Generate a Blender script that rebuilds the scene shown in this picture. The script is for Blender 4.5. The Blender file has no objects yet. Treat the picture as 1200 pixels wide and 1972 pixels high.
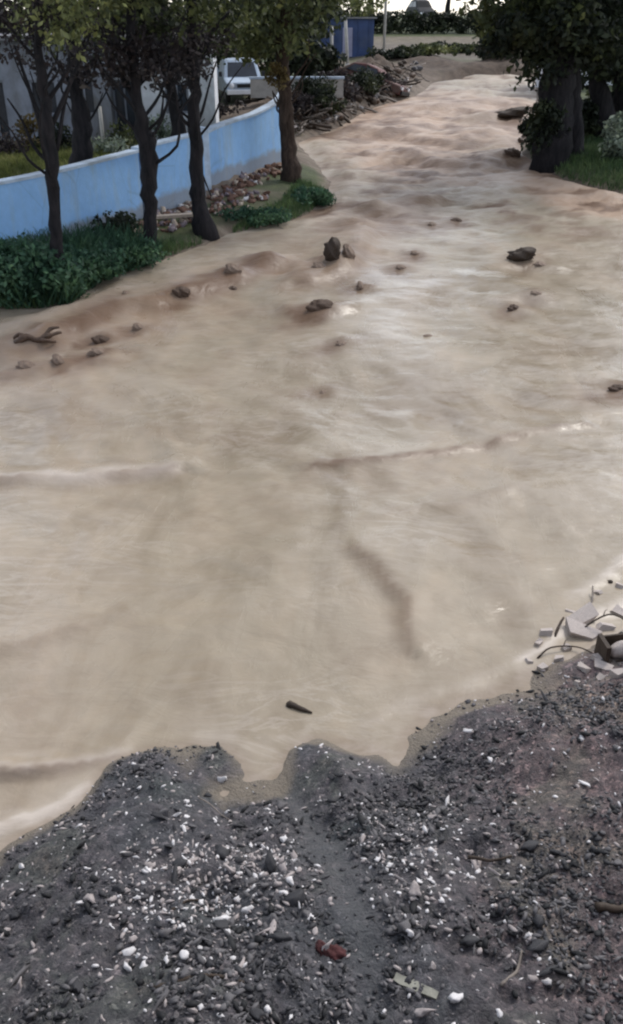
import bpy, math, random
import numpy as np
from mathutils import Vector, Matrix

S = bpy.context.scene
C = S.collection
rnd = random.Random(7)
R = math.radians

# ------------------------------------------------------------------ camera, sky, sun, exposure
CAMZ = 5.5
PITCH = R(29.24)
F = 1708.0
cam_data = bpy.data.cameras.new('camera')
cam_data.sensor_fit = 'VERTICAL'
cam_data.angle = 2 * math.atan(986 / F)
cam_data.clip_end = 5000
cam_data.clip_start = 0.05
cam = bpy.data.objects.new('camera', cam_data)
C.objects.link(cam)
cam.location = (0, 0, CAMZ)
cam.rotation_euler = (math.pi / 2 - PITCH, 0, 0)
S.camera = cam

world = bpy.data.worlds.new('World')
S.world = world
world.use_nodes = True
wn = world.node_tree
bg = wn.nodes['Background']
sky = wn.nodes.new('ShaderNodeTexSky')
sky.sky_type = 'NISHITA'
sky.sun_disc = False
SUN_EL, SUN_AZ = R(50), R(38)          # azimuth clockwise from +Y
sky.sun_elevation = SUN_EL
sky.sun_rotation = SUN_AZ
sky.air_density = 1.0
sky.dust_density = 1.2
sky.ozone_density = 1.0
hsv = wn.nodes.new('ShaderNodeHueSaturation')              # thin overcast: the same sky with most of its blue and gold washed out
hsv.inputs['Saturation'].default_value = 0.45
wn.links.new(sky.outputs[0], hsv.inputs['Color'])
wn.links.new(hsv.outputs[0], bg.inputs['Color'])
bg.inputs['Strength'].default_value = 0.15
sun_d = bpy.data.lights.new('sun', 'SUN')
sun_d.energy = 0.9
sun_d.angle = R(14)
sun_d.color = (1.0, 0.95, 0.88)
sun = bpy.data.objects.new('sun', sun_d)
C.objects.link(sun)
sd = Vector((math.sin(SUN_AZ) * math.cos(SUN_EL), math.cos(SUN_AZ) * math.cos(SUN_EL), math.sin(SUN_EL)))
sun.rotation_euler = (-sd).to_track_quat('-Z', 'Y').to_euler()
sun.location = sd * 60

S.view_settings.view_transform = 'Standard'
S.view_settings.look = 'None'
S.view_settings.gamma = 1
S.view_settings.use_curve_mapping = False
S.view_settings.exposure = 0.85
S.render.engine = 'CYCLES'
S.cycles.filter_width = 2.2

# ------------------------------------------------------------------ helpers
def link(o, parent=None):
    C.objects.link(o)
    if parent is not None:
        o.parent = parent
    return o

def tag(o, label=None, cat=None, group=None, kind=None):
    if label: o['label'] = label
    if cat: o['category'] = cat
    if group: o['group'] = group
    if kind: o['kind'] = kind
    return o

def empty(name, loc, rz=0.0):
    o = bpy.data.objects.new(name, None)
    o.empty_display_size = 0.3
    o.location = loc
    o.rotation_euler = (0, 0, rz)
    return link(o)

def np_mesh(name, v, f, mat=None, smooth=True):
    """v (n,3) array, f (m,k) array of equal-size faces, or a list of faces"""
    me = bpy.data.meshes.new(name)
    if isinstance(f, np.ndarray):
        m, k = f.shape
        me.vertices.add(len(v)); me.vertices.foreach_set('co', np.asarray(v, np.float32).ravel())
        me.loops.add(m * k); me.loops.foreach_set('vertex_index', f.astype(np.int32).ravel())
        me.polygons.add(m)
        me.polygons.foreach_set('loop_start', np.arange(0, m * k, k, dtype=np.int32))
        try: me.polygons.foreach_set('loop_total', np.full(m, k, dtype=np.int32))
        except Exception: pass
        me.update(calc_edges=True)
        me.validate()
    else:
        me.from_pydata([tuple(p) for p in v], [], [tuple(q) for q in f])
        me.update()
    if smooth and len(me.polygons):
        me.polygons.foreach_set('use_smooth', np.ones(len(me.polygons), dtype=bool))
    if mat: me.materials.append(mat)
    return me

def obj(name, me, parent=None):
    return link(bpy.data.objects.new(name, me), parent)

class MB:
    def __init__(self): self.v = []; self.f = []
    def add(self, vs, fs):
        n = len(self.v); self.v += [tuple(p) for p in vs]; self.f += [tuple(i + n for i in q) for q in fs]
    def box(self, c, s, rot=None, jit=0.0):
        M = rot if rot is not None else Matrix.Identity(3)
        vs = []
        for z in (-.5, .5):
            for x, y in ((-.5, -.5), (.5, -.5), (.5, .5), (-.5, .5)):
                p = Vector((x * s[0], y * s[1], z * s[2]))
                if jit: p += Vector([rnd.uniform(-jit, jit) for _ in range(3)])
                vs.append(M @ p + Vector(c))
        self.add(vs, [(3, 2, 1, 0), (4, 5, 6, 7), (0, 1, 5, 4), (1, 2, 6, 5), (2, 3, 7, 6), (3, 0, 4, 7)])
        return self
    def tube(self, pts, rad, n=7, bump=0.0, caps=True):
        pts = [Vector(p) for p in pts]
        rings = []
        prev = None
        for i, p in enumerate(pts):
            t = (pts[min(i + 1, len(pts) - 1)] - pts[max(i - 1, 0)]).normalized()
            if prev is None:
                a = t.orthogonal().normalized()
            else:
                a = (prev - t * prev.dot(t)).normalized()
            prev = a
            b = t.cross(a)
            r = rad[i] if isinstance(rad, (list, tuple)) else rad
            rings.append([p + (a * math.cos(2 * math.pi * k / n) + b * math.sin(2 * math.pi * k / n)) * r * (1 + rnd.uniform(-bump, bump)) for k in range(n)])
        vs = [q for r_ in rings for q in r_]
        fs = []
        for i in range(len(rings) - 1):
            for k in range(n):
                fs.append((i * n + k, i * n + (k + 1) % n, (i + 1) * n + (k + 1) % n, (i + 1) * n + k))
        if caps:
            fs.append(tuple(range(n - 1, -1, -1)))
            fs.append(tuple((len(rings) - 1) * n + k for k in range(n)))
        self.add(vs, fs)
        return self
    def build(self, name, mat, parent=None, smooth=False, bevel=0.0):
        o = obj(name, np_mesh(name, self.v, self.f, mat, smooth), parent)
        if bevel:
            m = o.modifiers.new('bevel', 'BEVEL'); m.width = bevel; m.segments = 2; m.limit_method = 'ANGLE'
        return o

def spline(pts, n):
    """Catmull-Rom through pts, n points per span"""
    P = [Vector(p) for p in pts]
    P = [P[0] * 2 - P[1]] + P + [P[-1] * 2 - P[-2]]
    out = []
    for i in range(1, len(P) - 2):
        for k in range(n):
            t = k / n
            a, b, c, d = P[i - 1], P[i], P[i + 1], P[i + 2]
            out.append(0.5 * ((2 * b) + (c - a) * t + (2 * a - 5 * b + 4 * c - d) * t * t + (3 * b - a - 3 * c + d) * t ** 3))
    out.append(P[-2].copy())
    return out

def hash2(ix, iy, seed):
    h = (ix.astype(np.int64) * 374761393 + iy.astype(np.int64) * 668265263 + seed * 1442695041) & 0xffffffff
    h = ((h ^ (h >> 13)) * 1274126177) & 0xffffffff
    h = h ^ (h >> 16)
    return (h & 0xffff) / 65535.0

def vnoise(x, y, seed=0):
    ix = np.floor(x); iy = np.floor(y)
    fx = x - ix; fy = y - iy
    ux = fx * fx * fx * (fx * (fx * 6 - 15) + 10); uy = fy * fy * fy * (fy * (fy * 6 - 15) + 10)
    a = hash2(ix, iy, seed); b = hash2(ix + 1, iy, seed)
    c = hash2(ix, iy + 1, seed); d = hash2(ix + 1, iy + 1, seed)
    return (a + (b - a) * ux) * (1 - uy) + (c + (d - c) * ux) * uy

def fbm(x, y, seed=0, oct=4, gain=0.5):
    s = 0; a = 1; t = 0
    for i in range(oct):
        # rotate each octave so the lattice never shows
        ca, sa = math.cos(0.6 + i * 1.1), math.sin(0.6 + i * 1.1)
        s = s + a * (vnoise(x * ca - y * sa + 13.7 * i, x * sa + y * ca - 5.1 * i, seed + i) - 0.5)
        t += a; a *= gain; x = x * 2.03; y = y * 2.03
    return s / t * 2

def sstep(a, b, x):
    t = np.clip((x - a) / (b - a), 0, 1)
    return t * t * (3 - 2 * t)

# ------------------------------------------------------------------ the lie of the land
def zw(y):                                                     # flood level: the street falls towards the camera
    y = np.asarray(y, float)
    return 0.03 * np.clip(y - 12, 0, 110) * sstep(8, 20, y)

def ray(px, py):
    dx, dy = (px - 600) / F, (986 - py) / F
    s, c = math.sin(PITCH), math.cos(PITCH)
    return Vector((dx, c + dy * s, -s + dy * c))

def at(px, py, dz=0.0):
    """ground point seen at a photograph pixel, on the flood level raised by dz"""
    d = ray(px, py)
    t = 5.0
    for _ in range(60):
        z = float(zw(d.y * t)) + dz
        t2 = (z - CAMZ) / d.z
        t = 0.5 * t + 0.5 * t2
    return Vector((d.x * t, d.y * t, CAMZ + d.z * t))

def W(px, py, dz=0.0):
    p = at(px, py, dz); return (p.x, p.y)

left_bank = [(0, 598), (70, 598), (140, 588), (200, 545), (300, 508), (370, 480), (415, 465), (440, 452), (500, 442), (560, 428), (600, 410), (625, 385),
             (640, 355), (612, 315), (590, 292), (575, 276), (610, 262), (650, 246), (700, 216), (745, 200), (800, 186), (822, 172)]
upstream = [(832, 160), (880, 150), (960, 146)]
right_bank = [(1030, 150), (1032, 190), (1012, 240), (1000, 270), (1003, 300), (1040, 318), (1080, 345), (1120, 358), (1200, 376)]
near_bank = [(1200, 1225), (1100, 1268), (1020, 1292), (940, 1330), (830, 1372), (785, 1415), (765, 1470), (700, 1440), (620, 1422), (560, 1445), (525, 1492), (478, 1496),
             (425, 1438), (300, 1445), (215, 1475), (150, 1545), (80, 1595), (0, 1650)]
POLY = [(-70, 13.0), (-22, 16.0)] + [W(*p) for p in left_bank] + [W(*p) for p in upstream] + [W(*p) for p in right_bank] + \
       [(22, 24.0), (70, 22.0), (70, 10.2), (9, 9.0)] + [W(*p) for p in near_bank] + [(-5.5, 2.0), (-20, 0.5), (-70, 0.0)]
POLY = np.array(POLY)

def sdist(x, y):
    """signed distance to the flooded area, positive on land"""
    x = np.asarray(x, float); y = np.asarray(y, float)
    d2 = np.full(x.shape, 1e18); ins = np.zeros(x.shape, bool)
    n = len(POLY)
    for i in range(n):
        ax, ay = POLY[i]; bx, by = POLY[(i + 1) % n]
        ex, ey = bx - ax, by - ay
        t = np.clip(((x - ax) * ex + (y - ay) * ey) / (ex * ex + ey * ey), 0, 1)
        d2 = np.minimum(d2, (x - ax - t * ex) ** 2 + (y - ay - t * ey) ** 2)
        c = ((ay > y) != (by > y))
        if abs(ey) > 1e-9:
            ins ^= c & (x < ex * (y - ay) / ey + ax)
    d = np.sqrt(d2)
    return np.where(ins, -d, d)

def polydist(x, y, pts):
    d2 = np.full(np.shape(x), 1e18)
    for i in range(len(pts) - 1):
        ax, ay = pts[i][0], pts[i][1]; bx, by = pts[i + 1][0], pts[i + 1][1]
        ex, ey = bx - ax, by - ay
        t = np.clip(((x - ax) * ex + (y - ay) * ey) / (ex * ex + ey * ey + 1e-12), 0, 1)
        d2 = np.minimum(d2, (x - ax - t * ex) ** 2 + (y - ay - t * ey) ** 2)
    return np.sqrt(d2)

RIDGE = [W(770, 128), W(830, 142), W(880, 148), W(940, 146), W(1030, 134)]
HEAP = [W(572, 240), W(630, 206), W(680, 180), W(735, 155)]
RUBBLE = [W(215, 440), W(290, 432), W(350, 415), W(420, 385), W(480, 352), W(545, 318)]

def bank_far(x, y):
    d = sdist(x, y)
    h = 0.42 * (1 - np.exp(-np.maximum(d, 0) / 0.9)) + 0.012 * np.clip(d, 0, 40)
    h = h + 0.05 * fbm(x * 0.5, y * 0.5, 3, 4) * sstep(0, 1.5, d) + 0.03 * fbm(x * 3, y * 3, 9, 3) * sstep(-0.3, 0.3, d)
    h = np.where(d < 0, -0.55 * (1 - np.exp(d / 0.5)), h)
    h = h + 0.55 * np.exp(-(polydist(x, y, RIDGE) / 2.6) ** 2) * (1 + 0.55 * fbm(x * 0.5, y * 0.5, 21, 4))
    hp = polydist(x, y, HEAP)
    h = h + (0.7 * np.exp(-(hp / 2.0) ** 2) * (1 + 0.9 * fbm(x * 0.8, y * 0.8, 22, 4)) + 0.45 * np.exp(-(hp / 2.6) ** 2) * fbm(x * 1.7, y * 1.7, 26, 4)) * sstep(-0.4, 1.0, d) * sstep(90, 70, y)
    h = h + 0.22 * np.exp(-(polydist(x, y, RUBBLE) / 0.7) ** 2) * (1 + 0.9 * fbm(x * 2, y * 2, 25, 3))
    h = h + 1.05 * sstep(108, 124, y)                          # the road beyond the hedge stands higher
    return zw(y) + h

STREAK = [(-0.36, 5.6), (-0.20, 5.1), (-0.02, 4.6), (0.10, 4.15), (0.22, 3.75), (0.30, 3.3), (0.33, 2.6)]
def streak(x, y):
    return np.exp(-((polydist(x, y, STREAK) + 0.06 * fbm(x * 1.5, y * 1.5, 41, 4) * 3) / (0.09 + 0.02 * (5.6 - y))) ** 2)

def bank_near(x, y):
    d = sdist(x, y) + 0.10 * fbm(x * 1.9, y * 1.9, 43, 4, 0.6)
    dd = np.maximum(d, 0)
    h = 0.80 * (1 - np.exp(-(dd / 1.3) ** 1.35)) + 0.10 * np.minimum(dd, 6)
    m = sstep(-0.15, 0.35, d)
    h = h + m * (0.16 * fbm(x * 1.1, y * 1.1, 31, 3) + (0.075 * fbm(x * 3.7, y * 3.7, 33, 4) + 0.035 * fbm(x * 12, y * 12, 35, 3) + 0.010 * fbm(x * 40, y * 40, 37, 2)) * sstep(0.0, 0.5, d) * (1 - 0.5 * streak(x, y)) - 0.04 * streak(x, y))
    h = np.where(d < 0, h - 0.35 * (1 - np.exp(d / 0.35)), h)
    e = sstep(2.35, 0.1, y)
    return h * (1 - 0.6 * e) + 3.3 * e

def gz(x, y):
    x = np.atleast_1d(np.asarray(x, float)); y = np.atleast_1d(np.asarray(y, float))
    return np.where(y < 11, bank_near(x, y), bank_far(x, y))

def gz1(x, y): return float(gz(x, y)[0])

def ground_at(px, py):
    """first land (or flood bed) point along the ray of a photograph pixel"""
    d = ray(px, py); t = np.concatenate([np.arange(3.0, 20, 0.01), np.arange(20, 140, 0.05)])
    z = CAMZ + d.z * t
    g = gz(d.x * t, d.y * t)
    i = np.argmax(z < np.maximum(g, zw(d.y * t)))
    return Vector((d.x * t[i], d.y * t[i], g[i]))

def axis(spans):
    """spans: (start, end, step) joined"""
    out = []
    for a, b, s in spans:
        n = max(1, int(round((b - a) / s)))
        out += [a + (b - a) * i / n for i in range(n)]
    out.append(spans[-1][1])
    return np.array(out)

def grid_faces(nx, ny):
    i = np.arange(ny - 1)[:, None] * nx + np.arange(nx - 1)[None, :]
    i = i.ravel()
    return np.stack([i, i + 1, i + nx + 1, i + nx], 1)

# ------------------------------------------------------------------ materials
def mat(name):
    m = bpy.data.materials.new(name); m.use_nodes = True
    nt = m.node_tree
    return m, nt, nt.nodes['Principled BSDF']

def N(nt, t, **kw):
    n = nt.nodes.new(t)
    for k, v in kw.items():
        if k in ('operation', 'blend_type', 'data_type', 'feature', 'attribute_name', 'noise_dimensions'):
            setattr(n, k, v)
        else:
            n.inputs[k].default_value = v
    return n

def coords(nt, scale=(1, 1, 1), rot=(0, 0, 0), kind='Object'):
    tc = nt.nodes.new('ShaderNodeTexCoord'); mp = nt.nodes.new('ShaderNodeMapping')
    mp.inputs['Scale'].default_value = scale; mp.inputs['Rotation'].default_value = rot
    nt.links.new(tc.outputs[kind], mp.inputs['Vector'])
    return mp.outputs[0]

def noise(nt, vec, scale, detail=4, rough=0.55, dist=0.0):
    n = N(nt, 'ShaderNodeTexNoise', Scale=scale, Detail=detail, Roughness=rough, Distortion=dist)
    if vec is not None: nt.links.new(vec, n.inputs['Vector'])
    return n.outputs['Fac']

def ramp(nt, fac, stops):
    r = nt.nodes.new('ShaderNodeValToRGB')
    e = r.color_ramp.elements
    while len(e) < len(stops): e.new(0.5)
    for el, (p, c) in zip(e, stops):
        el.position = p; el.color = (*c, 1) if len(c) == 3 else c
    nt.links.new(fac, r.inputs[0])
    return r.outputs[0]

def mix(nt, fac, a, b, blend='MIX'):
    m = nt.nodes.new('ShaderNodeMix'); m.data_type = 'RGBA'; m.blend_type = blend
    for s, v in ((0, fac), (6, a), (7, b)):
        if isinstance(v, (int, float)): m.inputs[s].default_value = v
        elif isinstance(v, tuple): m.inputs[s].default_value = (*v, 1)
        else: nt.links.new(v, m.inputs[s])
    return m.outputs[2]

def bump(nt, bsdf, h, strength=0.5, dist=0.05):
    b = N(nt, 'ShaderNodeBump', Strength=strength, Distance=dist)
    nt.links.new(h, b.inputs['Height']); nt.links.new(b.outputs[0], bsdf.inputs['Normal'])

def simple(name, col, rough=0.7, var=0.35, scale=6.0, b=0.3, bd=0.02, metal=0.0, spec=0.4, dirt=None):
    m, nt, p = mat(name)
    v = coords(nt)
    f = noise(nt, v, scale, 6, 0.6)
    lo = tuple(c * (1 - var) for c in col); hi = tuple(min(1, c * (1 + var)) for c in col)
    colr = ramp(nt, f, [(0.3, lo), (0.7, hi)])
    if dirt:
        f2 = noise(nt, v, scale * 0.35, 5, 0.6, 0.6)
        colr = mix(nt, ramp(nt, f2, [(0.48, (0, 0, 0)), (0.68, (1, 1, 1))]), colr, dirt)
    nt.links.new(colr, p.inputs['Base Color'])
    p.inputs['Roughness'].default_value = rough; p.inputs['Metallic'].default_value = metal
    p.inputs['Specular IOR Level'].default_value = spec
    if b: bump(nt, p, noise(nt, v, scale * 4, 5, 0.65), b, bd)
    return m

def leaf_mat(name, dark, mid, light, scale=0.9, bias=0.0):
    m, nt, p = mat(name)
    geo = nt.nodes.new('ShaderNodeNewGeometry')
    v = coords(nt)
    f = noise(nt, v, scale, 4, 0.6)
    c1 = ramp(nt, f, [(0.35 + bias, dark), (0.52 + bias, mid), (0.68 + bias, light)])
    c2 = ramp(nt, geo.outputs['Random Per Island'], [(0.0, (0.55, 0.55, 0.5)), (0.6, (1, 1, 1)), (1.0, (1.5, 1.45, 1.2))])
    col = mix(nt, 1.0, c1, c2, 'MULTIPLY')
    nt.links.new(col, p.inputs['Base Color'])
    p.inputs['Roughness'].default_value = 0.6
    p.inputs['Specular IOR Level'].default_value = 0.3
    tr = nt.nodes.new('ShaderNodeBsdfTranslucent'); nt.links.new(col, tr.inputs['Color'])
    ms = nt.nodes.new('ShaderNodeMixShader'); ms.inputs[0].default_value = 0.3
    out = nt.nodes['Material Output']
    nt.links.new(p.outputs[0], ms.inputs[1]); nt.links.new(tr.outputs[0], ms.inputs[2]); nt.links.new(ms.outputs[0], out.inputs['Surface'])
    return m

def bark_mat(name, a, b):
    m, nt, p = mat(name)
    v = coords(nt, (1, 1, 0.22))
    f = noise(nt, v, 9, 7, 0.65, 0.4)
    nt.links.new(ramp(nt, f, [(0.35, a), (0.7, b)]), p.inputs['Base Color'])
    p.inputs['Roughness'].default_value = 0.9; p.inputs['Specular IOR Level'].default_value = 0.2
    bump(nt, p, noise(nt, v, 26, 6, 0.7, 0.5), 0.9, 0.03)
    return m

M = {}
# muddy flood water
def water_material():
    m, nt, p = mat('muddy_water')
    big = noise(nt, coords(nt, (0.22, 0.10, 1), (0, 0, R(25))), 1.0, 5, 0.55, 0.7)
    mid = noise(nt, coords(nt, (0.8, 0.34, 1), (0, 0, R(-38))), 1.0, 6, 0.6, 0.9)
    fine = noise(nt, coords(nt, (1.6, 2.6, 1), (0, 0, R(12))), 1.0, 5, 0.58, 1.4)
    c = ramp(nt, big, [(0.30, (0.272, 0.230, 0.168)), (0.45, (0.318, 0.268, 0.198)), (0.58, (0.350, 0.293, 0.222)), (0.72, (0.40, 0.33, 0.256))])
    c2 = ramp(nt, mid, [(0.32, (0.80, 0.775, 0.74)), (0.5, (1, 1, 1)), (0.70, (1.12, 1.08, 1.06))])
    c = mix(nt, 0.85, c, c2, 'MULTIPLY')
    c3 = ramp(nt, fine, [(0.3, (0.90, 0.88, 0.86)), (0.55, (1, 1, 1)), (0.75, (1.08, 1.07, 1.06))])
    c = mix(nt, 0.8, c, c3, 'MULTIPLY')
    sw = noise(nt, coords(nt, (0.55, 0.26, 1), (0, 0, R(-20))), 1.0, 7, 0.62, 2.6)
    c = mix(nt, 0.9, c, ramp(nt, sw, [(0.30, (0.86, 0.83, 0.80)), (0.46, (0.98, 0.975, 0.97)), (0.60, (1.03, 1.02, 1.015)), (0.74, (1.13, 1.10, 1.085))]), 'MULTIPLY')
    th = noise(nt, coords(nt, (0.5, 1.5, 1), (0, 0, R(16))), 1.3, 8, 0.62, 2.2)
    gate = ramp(nt, noise(nt, coords(nt, (0.3, 0.3, 1)), 1.0, 3, 0.5), [(0.44, (0, 0, 0)), (0.64, (1, 1, 1))])
    thr = mix(nt, 1.0, ramp(nt, th, [(0.450, (0, 0, 0)), (0.5, (0.30, 0.30, 0.30)), (0.550, (0, 0, 0))]), gate, 'MULTIPLY')
    c = mix(nt, thr, c, (0.56, 0.50, 0.44))
    # churned silt stirred up on the crests and thin foam, stored per vertex
    at_ = N(nt, 'ShaderNodeAttribute', attribute_name='silt')
    sep = nt.nodes.new('ShaderNodeSeparateColor'); nt.links.new(at_.outputs['Color'], sep.inputs[0])
    c = mix(nt, sep.outputs[2], c, (0.435, 0.285, 0.195))
    c = mix(nt, sep.outputs[1], c, (0.60, 0.53, 0.46))
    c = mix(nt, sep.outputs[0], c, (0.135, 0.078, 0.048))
    nt.links.new(c, p.inputs['Base Color'])
    p.inputs['IOR'].default_value = 1.33; p.inputs['Specular IOR Level'].default_value = 0.4
    rr = ramp(nt, mid, [(0.38, (0.14, 0.14, 0.14)), (0.62, (0.40, 0.40, 0.40))])
    sl = N(nt, 'ShaderNodeAttribute', attribute_name='slick')
    rr = mix(nt, sl.outputs['Fac'], rr, (0.13, 0.13, 0.13))
    rq = N(nt, 'ShaderNodeAttribute', attribute_name='rough_water')
    rr = mix(nt, ramp(nt, rq.outputs['Fac'], [(0.25, (0, 0, 0)), (0.55, (1, 1, 1))]), rr, (0.52, 0.52, 0.52))
    nt.links.new(rr, p.inputs['Roughness'])
    h1 = noise(nt, coords(nt, (0.8, 1.5, 1), (0, 0, R(14))), 1.3, 5, 0.55, 1.2)
    h2 = noise(nt, coords(nt, (1, 1, 1)), 7.0, 4, 0.6, 0.4)
    add = N(nt, 'ShaderNodeMath', operation='MULTIPLY_ADD'); nt.links.new(h2, add.inputs[0]); add.inputs[1].default_value = 0.22; nt.links.new(h1, add.inputs[2])
    bm = N(nt, 'ShaderNodeBump', Distance=0.10); nt.links.new(add.outputs[0], bm.inputs['Height']); nt.links.new(bm.outputs[0], p.inputs['Normal'])
    rg_ = N(nt, 'ShaderNodeAttribute', attribute_name='rough_water'); nt.links.new(rg_.outputs['Fac'], bm.inputs['Strength'])
    return m
M['water'] = water_material()

def ground_material():
    m, nt, p = mat('bank_soil')
    v = coords(nt)
    f = noise(nt, v, 1.3, 7, 0.62, 0.5)
    mud = ramp(nt, f, [(0.3, (0.075, 0.055, 0.040)), (0.5, (0.15, 0.115, 0.085)), (0.7, (0.25, 0.20, 0.155))])
    g = ramp(nt, noise(nt, v, 0.8, 6, 0.6), [(0.3, (0.030, 0.040, 0.016)), (0.55, (0.07, 0.085, 0.028)), (0.75, (0.12, 0.115, 0.05))])
    pale = ramp(nt, noise(nt, v, 0.6, 6, 0.6), [(0.3, (0.065, 0.052, 0.038)), (0.7, (0.17, 0.14, 0.11))])
    a = N(nt, 'ShaderNodeAttribute', attribute_name='cover')
    sep = nt.nodes.new('ShaderNodeSeparateColor'); nt.links.new(a.outputs['Color'], sep.inputs[0])
    c = mix(nt, sep.outputs[0], mud, g)
    c = mix(nt, sep.outputs[1], c, pale)
    c = mix(nt, sep.outputs[2], c, ramp(nt, noise(nt, v, 2.2, 6, 0.65), [(0.3, (0.042, 0.027, 0.018)), (0.6, (0.095, 0.066, 0.046)), (0.75, (0.17, 0.13, 0.10))]))
    nt.links.new(c, p.inputs['Base Color']); p.inputs['Roughness'].default_value = 0.9
    bump(nt, p, noise(nt, v, 9, 7, 0.65), 0.8, 0.06)
    return m
M['ground'] = ground_material()

def gravel_material():
    m, nt, p = mat('wet_dark_gravel')
    v = coords(nt)
    big = noise(nt, v, 0.9, 5, 0.6, 0.5)
    c = ramp(nt, big, [(0.30, (0.050, 0.057, 0.056)), (0.42, (0.058, 0.058, 0.065)), (0.52, (0.074, 0.067, 0.072)), (0.60, (0.068, 0.072, 0.067)), (0.72, (0.115, 0.097, 0.085))])
    n2 = noise(nt, v, 14, 8, 0.72, 0.2)
    c = mix(nt, 1.0, c, ramp(nt, n2, [(0.30, (0.40, 0.40, 0.42)), (0.5, (0.95, 0.95, 0.95)), (0.68, (1.9, 1.8, 1.75))]), 'MULTIPLY')
    wv = nt.nodes.new('ShaderNodeTexNoise'); wv.inputs['Scale'].default_value = 11; wv.inputs['Detail'].default_value = 4; nt.links.new(v, wv.inputs['Vector'])
    wm = nt.nodes.new('ShaderNodeMix'); wm.data_type = 'VECTOR'; wm.inputs[0].default_value = 0.13; nt.links.new(v, wm.inputs[4]); nt.links.new(wv.outputs['Color'], wm.inputs[5])
    vo = N(nt, 'ShaderNodeTexVoronoi', Scale=42.0, Randomness=1.0); nt.links.new(wm.outputs[1], vo.inputs['Vector'])
    hs = N(nt, 'ShaderNodeSeparateColor'); nt.links.new(vo.outputs['Color'], hs.inputs[0])
    c = mix(nt, 1.0, c, ramp(nt, hs.outputs[0], [(0.0, (0.55, 0.55, 0.58)), (0.7, (1, 1, 1)), (0.92, (1.35, 1.3, 1.25)), (1.0, (2.4, 2.3, 2.2))]), 'MULTIPLY')
    a = N(nt, 'ShaderNodeAttribute', attribute_name='silt')
    sep = nt.nodes.new('ShaderNodeSeparateColor'); nt.links.new(a.outputs['Color'], sep.inputs[0])
    c = mix(nt, 1.0, c, mix(nt, sep.outputs[1], (1, 1, 1), (1.9, 1.5, 1.36)), 'MULTIPLY')
    c = mix(nt, sep.outputs[2], c, (0.085, 0.088, 0.090))
    c = mix(nt, sep.outputs[0], c, (0.20, 0.165, 0.122))
    nt.links.new(c, p.inputs['Base Color'])
    nt.links.new(ramp(nt, n2, [(0.3, (0.45, 0.45, 0.45)), (0.7, (0.85, 0.85, 0.85))]), p.inputs['Roughness'])
    h = N(nt, 'ShaderNodeMath', operation='MULTIPLY_ADD'); nt.links.new(vo.outputs['Distance'], h.inputs[0]); h.inputs[1].default_value = -0.35; nt.links.new(n2, h.inputs[2])
    bump(nt, p, h.outputs[0], 0.9, 0.035)
    return m
M['gravel'] = gravel_material()

def wall_material():
    m, nt, p = mat('blue_painted_render')
    v = coords(nt)
    f = noise(nt, v, 0.55, 5, 0.55, 0.4)
    c = ramp(nt, f, [(0.3, (0.225, 0.425, 0.74)), (0.5, (0.265, 0.485, 0.80)), (0.7, (0.31, 0.53, 0.83))])
    st = noise(nt, coords(nt, (3.0, 3.0, 0.35)), 1.0, 6, 0.6, 0.5)
    c = mix(nt, ramp(nt, st, [(0.50, (0, 0, 0)), (0.74, (0.55, 0.55, 0.55))]), c, (0.36, 0.43, 0.45))
    sp = noise(nt, v, 5.0, 6, 0.65)
    c = mix(nt, 0.6, c, ramp(nt, sp, [(0.3, (0.86, 0.86, 0.86)), (0.7, (1.1, 1.1, 1.1))]), 'MULTIPLY')
    ht = N(nt, 'ShaderNodeAttribute', attribute_name='height')
    hm = N(nt, 'ShaderNodeMath', operation='MULTIPLY_ADD'); nt.links.new(noise(nt, v, 1.8, 6, 0.65, 0.5), hm.inputs[0]); hm.inputs[1].default_value = -0.55; nt.links.new(ht.outputs['Fac'], hm.inputs[2])
    c = mix(nt, ramp(nt, hm.outputs[0], [(0.0, (0.7, 0.7, 0.7)), (0.16, (0, 0, 0))]), c, (0.26, 0.24, 0.22))
    vc = N(nt, 'ShaderNodeTexVoronoi', Scale=0.75, feature='DISTANCE_TO_EDGE'); nt.links.new(coords(nt, (1, 1, 0.7)), vc.inputs['Vector'])
    c = mix(nt, ramp(nt, vc.outputs['Distance'], [(0.0, (0.22, 0.22, 0.22)), (0.010, (0, 0, 0))]), c, (0.10, 0.13, 0.17))
    nt.links.new(c, p.inputs['Base Color']); p.inputs['Roughness'].default_value = 0.8
    bump(nt, p, noise(nt, v, 16, 6, 0.6), 0.35, 0.02)
    return m
M['wall'] = wall_material()
M['coping'] = simple('pale_blue_coping', (0.46, 0.55, 0.66), 0.8, 0.2, 3, 0.3, dirt=(0.27, 0.31, 0.36))
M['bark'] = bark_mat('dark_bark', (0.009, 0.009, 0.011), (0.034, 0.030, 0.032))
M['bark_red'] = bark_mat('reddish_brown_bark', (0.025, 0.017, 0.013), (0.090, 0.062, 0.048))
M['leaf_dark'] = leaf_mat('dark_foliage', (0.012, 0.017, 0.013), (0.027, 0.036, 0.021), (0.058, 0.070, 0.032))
M['leaf_mid'] = leaf_mat('mid_foliage', (0.024, 0.032, 0.016), (0.085, 0.102, 0.042), (0.20, 0.21, 0.09))
M['leaf_lit'] = leaf_mat('lit_yellow_green_foliage', (0.07, 0.085, 0.035), (0.17, 0.19, 0.075), (0.30, 0.31, 0.15), 1.4)  # yellow green leaves, painted brighter to carry the sunlit patches of the canopy
M['leaf_brown'] = leaf_mat('purplish_brown_foliage', (0.018, 0.015, 0.018), (0.040, 0.032, 0.035), (0.080, 0.068, 0.066))
M['leaf_ochre'] = leaf_mat('ochre_foliage', (0.07, 0.05, 0.02), (0.16, 0.12, 0.05), (0.27, 0.21, 0.10))
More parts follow.
